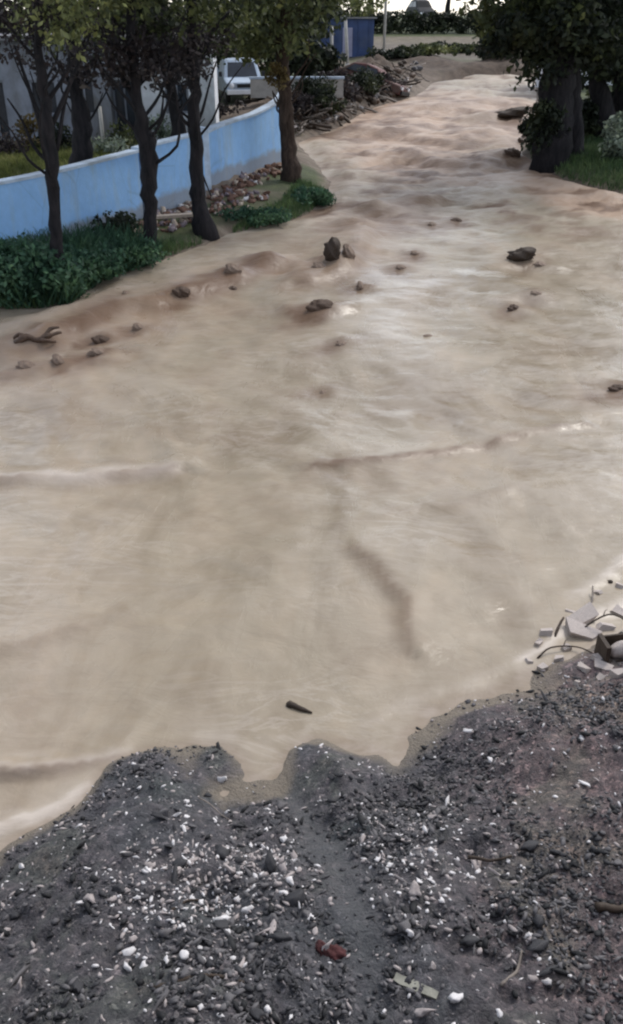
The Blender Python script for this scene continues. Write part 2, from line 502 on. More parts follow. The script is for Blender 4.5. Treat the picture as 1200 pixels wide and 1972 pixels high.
M['leaf_pale'] = leaf_mat('pale_grey_green_foliage', (0.10, 0.13, 0.10), (0.23, 0.28, 0.22), (0.45, 0.49, 0.42), 2.0)
M['leaf_bush'] = leaf_mat('deep_green_bush_foliage', (0.028, 0.068, 0.048), (0.058, 0.125, 0.075), (0.105, 0.185, 0.095), 1.2)
M['grass'] = leaf_mat('grass_blades', (0.045, 0.082, 0.036), (0.092, 0.150, 0.062), (0.16, 0.22, 0.095), 1.1)
M['yard_grass'] = leaf_mat('yard_grass_blades', (0.08, 0.10, 0.03), (0.17, 0.19, 0.06), (0.30, 0.31, 0.13), 0.7)
M['white_wall'] = simple('white_plaster', (0.70, 0.72, 0.76), 0.8, 0.22, 1.6, 0.2, dirt=(0.42, 0.42, 0.43))
M['grey_blue_wall'] = simple('grey_blue_plaster', (0.24, 0.26, 0.31), 0.8, 0.3, 1.4, 0.2, dirt=(0.14, 0.14, 0.14))
M['roof'] = simple('grey_roof_sheet', (0.18, 0.18, 0.19), 0.7, 0.2, 2, 0.3)
M['dark_opening'] = simple('dark_glass', (0.035, 0.04, 0.05), 0.15, 0.2, 2, 0)
M['concrete'] = simple('pale_concrete', (0.42, 0.40, 0.37), 0.9, 0.2, 3, 0.4)
M['paleblue_paint'] = simple('pale_blue_vehicle_paint', (0.46, 0.55, 0.66), 0.45, 0.12, 2, 0.05, dirt=(0.33, 0.33, 0.33))
M['white_paint'] = simple('white_paint', (0.75, 0.76, 0.78), 0.5, 0.1, 2, 0.05)
M['blue_paint'] = simple('blue_painted_metal', (0.030, 0.055, 0.14), 0.5, 0.3, 1.2, 0.1, dirt=(0.06, 0.08, 0.13))
M['lavender_paint'] = simple('grey_lavender_paint', (0.26, 0.26, 0.36), 0.6, 0.2, 1.2, 0.1)
M['red_paint'] = simple('dull_dark_red_paint', (0.12, 0.050, 0.046), 0.75, 0.3, 1.6, 0.1, dirt=(0.15, 0.12, 0.095))
M['black_paint'] = simple('black_vehicle_paint', (0.015, 0.016, 0.018), 0.65, 0.2, 2, 0.05)
M['rubber'] = simple('tyre_rubber', (0.02, 0.02, 0.02), 0.9, 0.2, 8, 0.2)
M['st_white'] = simple('white_stone', (0.66, 0.63, 0.62), 0.8, 0.22, 30, 0.3, 0.004)
M['st_pale'] = simple('pale_pinkish_stone', (0.36, 0.315, 0.30), 0.8, 0.25, 30, 0.3, 0.004)
M['st_grey'] = simple('grey_stone', (0.115, 0.108, 0.110), 0.75, 0.3, 25, 0.4, 0.004)
M['st_dark'] = simple('dark_wet_stone', (0.032, 0.031, 0.034), 0.65, 0.3, 25, 0.4, 0.004)
M['st_black'] = simple('black_wet_stone', (0.010, 0.010, 0.011), 0.7, 0.3, 25, 0.4, 0.004)
M['st_brown'] = simple('rust_brown_stone', (0.155, 0.085, 0.060), 0.85, 0.3, 12, 0.4, 0.01)
M['st_mauve'] = simple('mauve_grey_stone', (0.21, 0.17, 0.185), 0.85, 0.3, 12, 0.4, 0.01)
M['st_tan'] = simple('pale_tan_stone', (0.44, 0.36, 0.29), 0.85, 0.2, 12, 0.4, 0.01)
M['foam_chunk'] = simple('pale_plaster', (0.47, 0.41, 0.37), 0.9, 0.2, 10, 0.5, 0.01)
M['wood_dark'] = simple('wet_dark_wood', (0.048, 0.032, 0.021), 0.7, 0.4, 8, 0.6, 0.01)
M['wood_grey'] = simple('grey_driftwood', (0.20, 0.17, 0.145), 0.85, 0.3, 8, 0.6, 0.01)
M['wood_yellow'] = simple('pale_yellow_green_wood', (0.21, 0.205, 0.17), 0.85, 0.45, 14, 0.4, 0.01)
M['crimson'] = simple('dark_red_cloth', (0.070, 0.022, 0.022), 0.9, 0.35, 14, 0.5, 0.01)
M['clod'] = simple('wet_mud_clod', (0.085, 0.050, 0.031), 0.6, 0.4, 8, 0.7, 0.02)
M['clod_pale'] = simple('silty_mud_clod', (0.22, 0.155, 0.112), 0.6, 0.3, 8, 0.6, 0.02)

# ------------------------------------------------------------------ GROUND
xs = axis([(-1600, -400, 200), (-400, -120, 35), (-120, -40, 4), (-40, -16, 0.8), (-16, 16, 0.22), (16, 40, 0.8), (40, 120, 4), (120, 400, 35), (400, 1600, 200)])
ys = axis([(9.5, 20, 0.35), (20, 40, 0.22), (40, 85, 0.4), (85, 135, 0.9), (135, 300, 12), (300, 900, 80), (900, 2400, 300)])
X, Y = np.meshgrid(xs, ys)
Z = bank_far(X, Y)
Z = np.where(Y < 11, -1.4, Z)
me = np_mesh('ground', np.stack([X.ravel(), Y.ravel(), Z.ravel()], 1), grid_faces(len(xs), len(ys)), M['ground'])
D_ = sdist(X, Y)
grass = np.where(X < 4, sstep(0.1, 0.5, D_) * sstep(-0.35, 0.25, fbm(X * 0.35, Y * 0.35, 51, 4) + 0.12), sstep(0.1, 0.8, D_))
grass = np.where((polydist(X, Y, HEAP) < 4) | (polydist(X, Y, RUBBLE) < 0.9), 0.0, grass)
grass = np.where((Y > 85) & (Y < 104) & (np.abs(X - 6) < 16), grass * 0.25, grass)
pale = sstep(70, 82, Y) * sstep(100, 90, Y) * sstep(16, 9, np.abs(X - 14))
wet0 = np.clip(np.exp(-(polydist(X, Y, RIDGE) / 2.8) ** 2) * 1.2 + np.exp(-(polydist(X, Y, HEAP) / 2.6) ** 2) * 0.8, 0, 1)
wet = np.where(wet0 > 0.05, np.clip(wet0 * 1.3, 0, 1), 0); pale = pale * (1 - wet)
col = np.stack([grass, pale, wet, np.ones_like(wet)], -1).reshape(-1, 4)
a = me.color_attributes.new('cover', 'FLOAT_COLOR', 'POINT'); a.data.foreach_set('color', col.astype(np.float32).ravel())
tag(obj('ground', me), kind='structure')

# near gravel slope
xs = axis([(-60, -12, 4), (-12, -4.2, 0.25), (-4.2, 4.6, 0.03), (4.6, 12, 0.25), (12, 70, 4)])
ys = axis([(-60, -6, 6), (-6, 2.0, 0.25), (2.0, 8.2, 0.028), (8.2, 11.5, 0.2)])
X, Y = np.meshgrid(xs, ys)
Z = bank_near(X, np.minimum(Y, 10.9))
D_ = sdist(X, Y)
me = np_mesh('gravel_bank', np.stack([X.ravel(), Y.ravel(), Z.ravel()], 1), grid_faces(len(xs), len(ys)), M['gravel'])
silt = sstep(0.075, -0.005, Z + 0.07 * fbm(X * 2.2, Y * 2.2, 61, 4)) * 0.88
brown = sstep(0.6, 2.4, X + 0.5 * fbm(X * 1.2, Y * 1.2, 63, 4)) * 0.9; gry = 0.55 * streak(X, Y) * sstep(0.1, 0.5, D_)
col = np.stack([silt, brown, gry, np.ones_like(silt)], -1).reshape(-1, 4)
a = me.color_attributes.new('silt', 'FLOAT_COLOR', 'POINT'); a.data.foreach_set('color', col.astype(np.float32).ravel())
tag(obj('gravel_bank', me), kind='structure')

# ------------------------------------------------------------------ FLOOD WATER
ny, nx = 620, 400
yy = 1.2 * (128 / 1.2) ** (np.arange(ny) / (ny - 1))
yy = np.concatenate([[-60, -30, -12, -5, -2, 0, 0.6], yy])
uu = np.concatenate([[-9, -5, -3, -2, -1.5], np.linspace(-1.1, 1.1, nx), [1.5, 2, 3, 5, 9]])
U, Yw = np.meshgrid(uu, yy)
Xw = U * (np.maximum(Yw, 0) + 6.0)
Zw = zw(Yw)
Dw = -sdist(Xw, Yw)                                           # positive in the water
amp = sstep(9, 24, Yw)
# flow turns from coming straight at the camera (far) to running off to the left (near)
ang = R(70) * sstep(26, 8, Yw) + R(8)
ca, sa = np.cos(ang), np.sin(ang)
H = np.zeros_like(Xw); dark = np.zeros_like(Xw); foam = np.zeros_like(Xw)
for k, (ct, st_) in enumerate(((math.cos(R(78)), math.sin(R(78))), (math.cos(R(35)), math.sin(R(35))), (math.cos(R(8)), math.sin(R(8))))):
    w = (sstep(14, 8, Yw), sstep(6, 12, Yw) * sstep(32, 20, Yw), sstep(20, 30, Yw))[k]
    along = -Xw * st_ - Yw * ct; across = Xw * ct - Yw * st_
    n1 = fbm(along * 0.55, across * 0.30, 70 + k, 4, 0.5)
    n2 = fbm(along * 1.7, across * 0.9, 80 + k, 4, 0.55)
    n3 = fbm(along * 0.9, across * 0.9, 85 + k, 5, 0.68)
    a1 = (0.05, 0.10, 0.20)[k]; a2 = (0.010, 0.04, 0.12)[k]
    H += w * (a1 * n1 + a2 * (1 - 2 * np.abs(n2)))
    foam += w * (0.0, 0.12, 0.28)[k] * sstep(0.55, 0.9, 1 - 2 * np.abs(n2) + 0.5 * n1)
    dark += w * (0.06, 0.16, 1.0)[k] * sstep((0.02, 0.02, -0.06)[k], (0.50, 0.50, 0.34)[k], -0.35 * n1 - 0.3 * n2 - n3)
H += 0.012 * fbm(Xw * 5, Yw * 3.5, 90, 3) * sstep(18, 10, Yw)

dark0 = None
def crest(pts, h, wd, silt=0.0, fm=0.0, skew=0.6, wob=0.2):
    """a standing wave along a line; its lee side drops sharper"""
    global H, dark, foam
    P = [W(*p) for p in pts]
    x0 = min(p[0] for p in P) - 4 * wd; x1 = max(p[0] for p in P) + 4 * wd
    y0 = min(p[1] for p in P) - 4 * wd; y1 = max(p[1] for p in P) + 4 * wd
    msk = (Xw > x0) & (Xw < x1) & (Yw > y0) & (Yw < y1)
    x = Xw[msk] + wob * fbm(Xw[msk] / wd * 0.5, Yw[msk] / wd * 0.5, 95, 3) * 2 * wd; y = Yw[msk] + wob * fbm(Xw[msk] / wd * 0.5, Yw[msk] / wd * 0.5, 97, 3) * 2 * wd
    best = np.full(x.shape, 1e9); side = np.zeros_like(x)
    for (ax, ay), (bx, by) in zip(P[:-1], P[1:]):
        ex, ey = bx - ax, by - ay; L = math.hypot(ex, ey)
        t = np.clip(((x - ax) * ex + (y - ay) * ey) / (L * L), 0, 1)
        d = np.hypot(x - ax - t * ex, y - ay - t * ey)
        s = ((x - ax) * ey - (y - ay) * ex) / L
        u = d < best; best = np.where(u, d, best); side = np.where(u, np.sign(s), side)
    # side +1 = right of travel along the points
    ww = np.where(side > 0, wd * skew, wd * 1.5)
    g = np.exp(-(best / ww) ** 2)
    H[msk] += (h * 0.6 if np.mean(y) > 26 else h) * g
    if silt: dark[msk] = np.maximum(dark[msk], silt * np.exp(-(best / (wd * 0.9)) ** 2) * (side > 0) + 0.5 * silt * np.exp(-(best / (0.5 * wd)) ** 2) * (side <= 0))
    if fm: foam[msk] = np.maximum(foam[msk], fm * np.exp(-(best / (wd * 0.55)) ** 2) * (0.5 + 0.9 * np.clip(fbm(x * 4 / wd * 0.3, y * 4 / wd * 0.3, 99, 4) + 0.4, 0, 1)))

DRIFT = []
def wake(px, py, s, k):
    p = at(px, py); x, y = p.x, p.y
    an = float(R(70) * sstep(26, 8, np.array(y)) + R(8)); dx, dy = -math.sin(an), -math.cos(an)
    m_ = (np.abs(Xw - x) < 8 * s) & (np.abs(Yw - y) < 8 * s)
    al = (Xw[m_] - x) * dx + (Yw[m_] - y) * dy; ac = (Xw[m_] - x) * dy - (Yw[m_] - y) * dx
    d_ = 1.75 * s; wob = 0.9 * s * fbm(Xw[m_] / s, Yw[m_] / s, 131, 3)
    H[m_] += 0.28 * s * np.exp(-((al + 0.7 * s) / (0.7 * s)) ** 2 - ((ac + wob) / (1.1 * s)) ** 2) - 0.18 * s * np.exp(-((al - 1.3 * s) / s) ** 2 - ((ac + wob) / s) ** 2)
    dark[m_] = np.maximum(dark[m_], k * np.exp(-((al - 0.5 * d_ + wob) / (1.7 * d_)) ** 2 - ((ac + wob) / (0.9 * d_)) ** 2))
    foam[m_] = np.maximum(foam[m_], 0.35 * k * np.exp(-((np.hypot(al, ac) + wob - 1.5 * s) / (0.35 * s)) ** 2) * (al < 0.3 * s))
for px, py, s, k in ((640, 520, .42, .95), (1003, 508, .34, .5), (615, 610, .26, .8), (350, 580, .22, .8), (447, 545, .26, .8), (195, 657, .2, .7), (190, 692, .25, .6), (112, 708, .22, .7), (50, 714, .25, .6), (75, 668, .36, .8), (265, 637, .18, .7),
        (243, 583, .15, .6), (657, 668, .2, .45), (692, 560, .2, .6), (878, 428, .2, .4), (770, 522, .2, .5), (797, 497, .2, .5), (832, 436, .22, .5), (988, 600, .2, .6), (1030, 578, .22, .5), (1190, 753, .26, .6), (625, 750, .16, .35),
        (620, 352, .4, .6), (985, 232, .8, .7), (1015, 275, .6, .7), (985, 306, .5, .7), (760, 395, .4, .5), (810, 395, .4, .5), (670, 440, .4, .6), (710, 410, .4, .5), (560, 520, .3, .4), (500, 515, .3, .6)):
    wake(px, py, s * 1.15, min(1.0, k * 1.25))
# crest lines read off the photograph (left to right = lee side towards the viewer)
crest([(20, 690), (90, 655), (200, 600), (330, 578), (440, 548), (520, 512)], 0.20, 0.60, 0.95, 0.0)
crest([(-40, 640), (60, 632), (150, 606), (230, 560)], 0.10, 0.4, 0.15, 0.25)
crest([(40, 722), (110, 712), (210, 700)], 0.10, 0.35, 0.45)
crest([(590, 545), (640, 528), (690, 500), (700, 455)], 0.24, 0.55, 0.95)
crest([(560, 605), (610, 618), (670, 605)], 0.12, 0.35, 0.45)
crest([(600, 898), (760, 884), (900, 862), (1010, 838), (1130, 822)], 0.05, 0.17, 0.6, 0.0)
crest([(640, 1010), (760, 985), (880, 970), (980, 945)], 0.03, 0.2, 0.12)
crest([(690, 1060), (740, 1110), (780, 1160), (792, 1240)], 0.055, 0.20, 0.38, 0.0)
crest([(-60, 938), (60, 930), (160, 928), (250, 912), (320, 908)], 0.11, 0.28, 0.34, 0.9)
crest([(-60, 1260), (60, 1240), (140, 1215)], 0.05, 0.22, 0.22)
crest([(-80, 1500), (40, 1492), (130, 1478), (235, 1452)], 0.08, 0.10, 0.40, 0.7)
crest([(-60, 1625), (30, 1590), (110, 1558), (165, 1520)], 0.10, 0.09, 0.10, 1.3)
crest([(700, 1395), (800, 1345), (900, 1315), (980, 1285)], 0.035, 0.14, 0.05, 0.18)
crest([(1080, 1222), (1130, 1196), (1230, 1150)], 0.03, 0.16, 0, 0.9)
crest([(1110, 1150), (1160, 1115), (1240, 1050)], 0.025, 0.14, 0, 0.55)
crest([(1000, 1272), (1050, 1245), (1090, 1215)], 0.02, 0.08, 0, 0.9)
crest([(960, 520), (1010, 512), (1060, 520)], 0.10, 0.4, 0.35)
crest([(930, 545), (1000, 548)], 0.05, 0.3, 0.2)
crest([(950, 582), (1005, 576), (1060, 590)], 0.06, 0.3, 0.2, 0.35)
crest([(740, 410), (800, 396), (850, 388)], 0.14, 0.6, 0.7)
crest([(780, 300), (850, 318), (930, 322), (990, 300)], 0.30, 0.8, 0.60)
crest([(820, 275), (880, 280), (940, 262)], 0.3, 0.8, 0.5, 0.2)
crest([(940, 232), (985, 226), (1015, 228)], 0.35, 0.7, 0.8, 0.1)
crest([(690, 255), (760, 262), (820, 246)], 0.25, 0.8, 0.35, 0.3)
crest([(820, 215), (900, 208), (960, 200)], 0.3, 0.9, 0.45, 0.3)
crest([(930, 180), (980, 176), (1025, 165)], 0.25, 0.9, 0.1, 0.5)
shore = sstep(0.0, 0.7, Dw)
H = H * (0.15 + 0.85 * shore) 
pink = np.clip(0.5 * np.exp(-(polydist(Xw, Yw, [W(60, 680), W(220, 620), W(440, 560), W(640, 500), W(720, 400), W(780, 320)]) / 1.6) ** 2) * sstep(-.5, .4, fbm(Xw * .8, Yw * .6, 119, 4)) + sstep(0.0, 0.5, fbm(Xw * 0.16 + 3, Yw * 0.10, 111, 3) + 0.12) * sstep(17, 26, Yw) * sstep(70, 50, Yw), 0, 1) * 0.72
dark = np.clip(dark * 1.35, 0, 0.9) * (0.6 + 0.4 * sstep(-0.4, 0.5, fbm(Xw * 1.3, Yw * 0.9, 113, 4)))
foam = np.clip(foam + 0.30 * sstep(0.5, 0.0, Dw) * sstep(-0.2, 0.4, fbm(Xw * 3, Yw * 3, 115, 4)), 0, 1)
Zt = Zw + H
nr = (Yw < 10.8) & (Yw > 0)
dep = np.where(nr, Zt - bank_near(Xw, np.clip(Yw, 0, 10.8)), 1.0)
dark = np.maximum(dark, 0.30 * np.exp(-(np.maximum(dep, 0) / 0.07) ** 2))
foam = np.clip(foam + 0.25 * np.exp(-((dep - 0.012) / 0.016) ** 2) * sstep(-0.15, 0.35, fbm(Xw * 5, Yw * 5, 117, 4)), 0, 1)
me = np_mesh('flood_water', np.stack([Xw.ravel(), Yw.ravel(), Zt.ravel()], 1), grid_faces(len(uu), len(yy)), M['water'])
col = np.stack([dark, foam * 0.8, pink, np.ones_like(dark)], -1).reshape(-1, 4)
a = me.color_attributes.new('silt', 'FLOAT_COLOR', 'POINT'); a.data.foreach_set('color', col.astype(np.float32).ravel())
slick = np.zeros_like(Xw)
for px, py, rx, ry, k in ((850, 770, 1.5, 1.5, .95), (960, 690, 1.6, 2.0, .8), (860, 540, 1.7, 2.4, .8), (760, 620, 1.2, 1.5, .6), (1080, 620, 1.6, 2.0, .6), (980, 780, 1.0, 1.0, .7), (930, 450, 2.0, 2.5, .5), (120, 915, 1.0, .5, .4)):
    p_ = at(px, py); w1 = fbm(Xw * .9, Yw * .6, 171, 4)
    slick = np.maximum(slick, k * np.exp(-(((Xw - p_.x) / rx) ** 2 + ((Yw - p_.y) / ry) ** 2)) * sstep(-.5, .25, w1))
rough = 0.24 + 0.36 * sstep(18, 32, Yw) + 0.10 * sstep(10, 16, Yw); rough = rough * (1 - 0.55 * slick)
for nm, ar in (('slick', slick), ('rough_water', rough)):
    a = me.attributes.new(nm, 'FLOAT', 'POINT'); a.data.foreach_set('value', ar.astype(np.float32).ravel())
tag(obj('flood_water', me), kind='structure')

def water_z(x, y):
    """height of the waves at a point (nearest vertex)"""
    r = int(np.argmin(np.abs(yy - y))); u = x / (max(y, 0) + 6.0)
    return float(Zt[r, int(np.argmin(np.abs(uu - u)))])

# ------------------------------------------------------------------ shape library
def ico(sub):
    t = (1 + 5 ** 0.5) / 2
    v = [Vector(p).normalized() for p in ((-1, t, 0), (1, t, 0), (-1, -t, 0), (1, -t, 0), (0, -1, t), (0, 1, t), (0, -1, -t), (0, 1, -t), (t, 0, -1), (t, 0, 1), (-t, 0, -1), (-t, 0, 1))]
    f = [(0, 11, 5), (0, 5, 1), (0, 1, 7), (0, 7, 10), (0, 10, 11), (1, 5, 9), (5, 11, 4), (11, 10, 2), (10, 7, 6), (7, 1, 8), (3, 9, 4), (3, 4, 2), (3, 2, 6), (3, 6, 8), (3, 8, 9), (4, 9, 5), (2, 4, 11), (6, 2, 10), (8, 6, 7), (9, 8, 1)]
    for _ in range(sub):
        c = {}; nf = []
        def mid(a, b):
            k = (min(a, b), max(a, b))
            if k not in c:
                v.append(((v[a] + v[b]) / 2).normalized()); c[k] = len(v) - 1
            return c[k]
        for a, b, d in f:
            x, y, z = mid(a, b), mid(b, d), mid(d, a)
            nf += [(a, x, z), (b, y, x), (d, z, y), (x, y, z)]
        f = nf
    return np.array([tuple(p) for p in v]), np.array(f)
ICO0, ICO1, ICO2 = ico(0), ico(1), ico(2)

def rock_arrays(seed, base=ICO1, rough=0.28, flat=0.7, cut=0.46):
    g = np.random.default_rng(seed)
    v, f = base
    v = v.copy()
    for _ in range(8):                                        # chop facets off
        n = g.normal(size=3); n /= np.linalg.norm(n); c = g.uniform(cut, 0.85)
        d = v @ n; v = v - np.outer(np.maximum(d - c, 0), n)
    v *= 1 + rough * (g.random((len(v), 1)) - 0.5)
    v *= np.array([g.uniform(0.85, 1.25), g.uniform(0.6, 1.0), g.uniform(0.75, 1.0) * flat])
    return v, f

def rock_mesh(name, seed, m, base=ICO1, rough=0.28, flat=0.7, smooth=False, cut=0.46):
    v, f = rock_arrays(seed, base, rough, flat, cut)
    return np_mesh(name, v, f, m, smooth)

# ------------------------------------------------------------------ foliage builders
def leaf_cloud(rng, clumps, size):
    """clumps: (centre, radii, n). Diamond leaves thrown through each clump's volume"""
    cs, ss = [], []
    for c, r, n in clumps:
        d = rng.normal(size=(n, 3)); d /= np.linalg.norm(d, axis=1)[:, None]
        rad = rng.random((n, 1)) ** 0.45
        cs.append(np.array(c) + d * rad * np.array(r))
    c = np.concatenate(cs); n = len(c)
    a = rng.normal(size=(n, 3)); a /= np.linalg.norm(a, axis=1)[:, None]
    b = rng.normal(size=(n, 3)); b -= a * (a * b).sum(1)[:, None]; b /= np.linalg.norm(b, axis=1)[:, None]
    s = size * rng.uniform(0.6, 1.35, (n, 1))
    v = np.stack([c + a * s, c + b * s * 0.5, c - a * s * 0.9, c - b * s * 0.5], 1).reshape(-1, 3)
    f = np.arange(n * 4).reshape(-1, 4)
    return v, f

def crown(name, seed, clumps, size, m, parent):
    v, f = leaf_cloud(np.random.default_rng(seed), clumps, size)
    return obj(name, np_mesh(name, v, f, m, False), parent)

def clumps_in(rng, c, r, k, n, cr):
    out = []
    for _ in range(k):
        d = rng.normal(size=3); d /= np.linalg.norm(d); q = rng.random() ** 0.5
        p = np.array(c) + d * q * np.array(r)
        s = cr * rng.uniform(0.6, 1.3)
        out.append((p, (s * 1.15, s * 1.15, s * 0.75), int(n * rng.uniform(0.6, 1.3))))
    return out

def tree(label, base, pts, radii, crowns, barkm, seed, limbs=(), name='tree', group=None, cat='tree'):
    """pts: trunk points relative to the base; crowns: list of (centre, radii, clumps, leaves, clump radius, leaf size, material)"""
    bx, by = base
    z = gz1(bx, by)
    o = empty(name, (bx, by, z)); tag(o, label, cat, group)
    P = spline(pts, 4); n = len(P)
    Rr = list(np.interp(np.linspace(0, 1, n), np.linspace(0, 1, len(radii)), radii))
    q_ = random.Random(seed)
    P = [p_ + Vector((q_.gauss(0, .022), q_.gauss(0, .03), 0)) * (0 if i_ == 0 else 1) for i_, p_ in enumerate(P)]
    P[0] = P[0] - Vector((0, 0, 0.25))
    if radii[0] < 0.5 and base[1] < 60:
        limbs = list(limbs)
        for _ in range(11):
            i_ = q_.randint(int(n * .35), int(n * .72)); st_ = P[i_]; a_ = q_.uniform(0, 6.28); L_ = q_.uniform(.7, 1.7)
            k1 = Vector((math.cos(a_), math.sin(a_) * .6, 0))
            limbs.append(([st_, st_ + k1 * L_ * .35 + Vector((q_.gauss(0, .06), 0, L_ * .3)), st_ + k1 * L_ * .6 + Vector((q_.gauss(0, .1), 0, L_ * .7)), st_ + k1 * L_ * .85 + Vector((0, 0, L_ * 1.05))], q_.uniform(.025, .05)))
    b = MB(); b.tube(P, [r * (1 + rnd.uniform(-.08, .08)) for r in Rr], 10, 0.10); b.build('trunk', barkm, o, True)
    for lp, lr in limbs:
        q = spline(lp, 3); b = MB()
        b.tube(q, list(np.interp(np.linspace(0, 1, len(q)), [0, 1], [lr, lr * 0.35])), 7, 0.12); b.build('limb', barkm, o, True)
    rng = np.random.default_rng(seed)
    for c, r, k, nl, cr, ls, m in crowns:
        crown('crown', seed + len(o.children), clumps_in(rng, c, r, k, nl, cr), ls, m, o)
    return o

def grass_patch(name, pts, h, w, m, label, cat, seed, lean=0.35):
    g = np.random.default_rng(seed)
    P = np.array(pts); n = len(P)
    zz = gz(P[:, 0], P[:, 1]) - 0.01
    hh = h * g.uniform(0.5, 1.3, n)
    a = g.uniform(0, 2 * np.pi, n)
    wx, wy = np.cos(a) * w / 2, np.sin(a) * w / 2
    lx, ly = g.normal(size=n) * lean * hh, g.normal(size=n) * lean * hh
    v = np.zeros((n, 4, 3))
    v[:, 0] = np.stack([P[:, 0] - wx, P[:, 1] - wy, zz], 1); v[:, 1] = np.stack([P[:, 0] + wx, P[:, 1] + wy, zz], 1)
    v[:, 2] = np.stack([P[:, 0] + wx * .25 + lx, P[:, 1] + wy * .25 + ly, zz + hh], 1); v[:, 3] = np.stack([P[:, 0] - wx * .25 + lx, P[:, 1] - wy * .25 + ly, zz + hh], 1)
    o = obj(name, np_mesh(name, v.reshape(-1, 3), np.arange(n * 4).reshape(-1, 4), m, False))
    return tag(o, label, cat, kind='stuff')

def sample_poly(poly, n, seed, test=None):
    """random points in a polygon given by photograph pixels on the bank"""
    P = np.array([W(px, py, 0.35) for px, py in poly])
    g = np.random.default_rng(seed)
    lo, hi = P.min(0), P.max(0); out = []
    while len(out) < n:
        q = g.uniform(lo, hi, (n * 3, 2)); ins = np.zeros(len(q), bool)
        for i in range(len(P)):
            ax, ay = P[i]; bx, by = P[(i + 1) % len(P)]
            c = (ay > q[:, 1]) != (by > q[:, 1])
            ins ^= c & (q[:, 0] < (bx - ax) * (q[:, 1] - ay) / (by - ay + 1e-12) + ax)
        q = q[ins]
        if test is not None: q = q[test(q)]
        out += list(map(tuple, q))
        if len(q) == 0: break
    return out[:n]

# ------------------------------------------------------------------ BLUE WALL
def wall_sheet(line, heights, thick):
    """a standing wall along plan points with a top that follows heights; returns MB and coping MB"""
    P = [Vector((x, y, 0)) for x, y in line]
    nrm = []
    for i in range(len(P)):
        t = (P[min(i + 1, len(P) - 1)] - P[max(i - 1, 0)]).normalized(); nrm.append(Vector((t.y, -t.x, 0)))   # towards the flood
    b = MB(); c = MB(); vs = []; cs = []
    G = np.array([gz1(p.x, p.y) for p in P])
    for _ in range(12): G[1:-1] = (G[:-2] + 2 * G[1:-1] + G[2:]) / 4
    for p, n, h, g in zip(P, nrm, heights, G):
        f0, k0 = p + n * thick / 2, p - n * thick / 2
        vs += [(f0.x, f0.y, g - 0.5), (f0.x, f0.y, g + h), (k0.x, k0.y, g + h), (k0.x, k0.y, g - 0.5)]
        q = thick / 2 + 0.035
        f1, k1 = p + n * q, p - n * q
        cs += [(f1.x, f1.y, g + h - 0.004), (f1.x, f1.y, g + h + 0.06), (k1.x, k1.y, g + h + 0.06), (k1.x, k1.y, g + h - 0.004)]
    for arr, mb in ((vs, b), (cs, c)):
        fs = []
        for i in range(len(P) - 1):
            for k in range(4):
                fs.append((i * 4 + k, (i + 1) * 4 + k, (i + 1) * 4 + (k + 1) % 4, i * 4 + (k + 1) % 4))
        fs.append((3, 2, 1, 0)); e = (len(P) - 1) * 4; fs.append((e, e + 1, e + 2, e + 3))
        mb.add(arr, fs)
    return b, c

def wall_pt(px, py): p = ground_at(px, py); return (p.x, p.y)
wl = [wall_pt(-160, 545), wall_pt(0, 500), wall_pt(140, 462), wall_pt(270, 418)]
wm = [wall_pt(270, 418), wall_pt(330, 396), wall_pt(388, 374)]
wr0 = wall_pt(398, 362)
wr = [wr0, wall_pt(440, 342), wall_pt(490, 322), wall_pt(525, 308)]
e = Vector((wr[-1][0], wr[-1][1], 0))
# the far end swings away from the street and climbs
for dx, dy in ((0.28, 0.9), (0.36, 2.0), (0.34, 3.4), (0.28, 5.2)):
    wr.append((e.x + dx, e.y + dy))
wall = empty('boundary_wall', (wl[1][0], wl[1][1], gz1(*wl[1])))
tag(wall, 'light blue painted boundary wall behind the row of tree trunks', 'wall')
def wpart(line, hs):
    d = [Vector((x, y, 0)) for x, y in line]
    pts = [(p.x, p.y) for p in spline(d, 5)]
    hh = list(np.interp(np.linspace(0, len(line) - 1, len(pts)), range(len(line)), hs))
    b, c = wall_sheet(pts, hh, 0.24)
    inv = wall.matrix_world.inverted() if False else Matrix.Translation(-wall.location)
    for mb, nm, m in ((b, 'wall_section', M['wall']), (c, 'coping', M['coping'])):
        mb.v = [tuple(inv @ Vector(p)) for p in mb.v]
        w_o = mb.build(nm, m, wall)
        if nm == 'wall_section':
            a = w_o.data.attributes.new('height', 'FLOAT', 'POINT')
            a.data.foreach_set('value', np.array([(-0.5, h_, h_, -0.5)[k] for h_ in hh for k in range(4)], np.float32))
wpart(wl, [1.62, 1.60, 1.60, 1.62])
wpart([(x + 0.03, y + 0.05) for x, y in wm], [1.66, 1.62, 1.60])
wpart(wr, [1.50, 1.55, 1.62, 1.75, 1.95, 2.1, 2.2, 2.25])
pz = gz1(*wr0)
pp = MB(); pp.box((wr0[0] - 0.10 - wall.location.x, wr0[1] - 0.05 - wall.location.y, pz + 0.62 - wall.location.z), (0.36, 0.42, 2.1), Matrix.Rotation(R(35), 3, 'Z'))
pp.build('pilaster', M['coping'], wall, bevel=0.02)

# ------------------------------------------------------------------ HOUSES, LOW WALLS, SHED
def place(name, px, py, label, cat, rz=0.0, group=None):
    p = ground_at(px, py)
    o = empty(name, (p.x, p.y, gz1(p.x, p.y)), R(rz)); tag(o, label, cat, group)
    return o

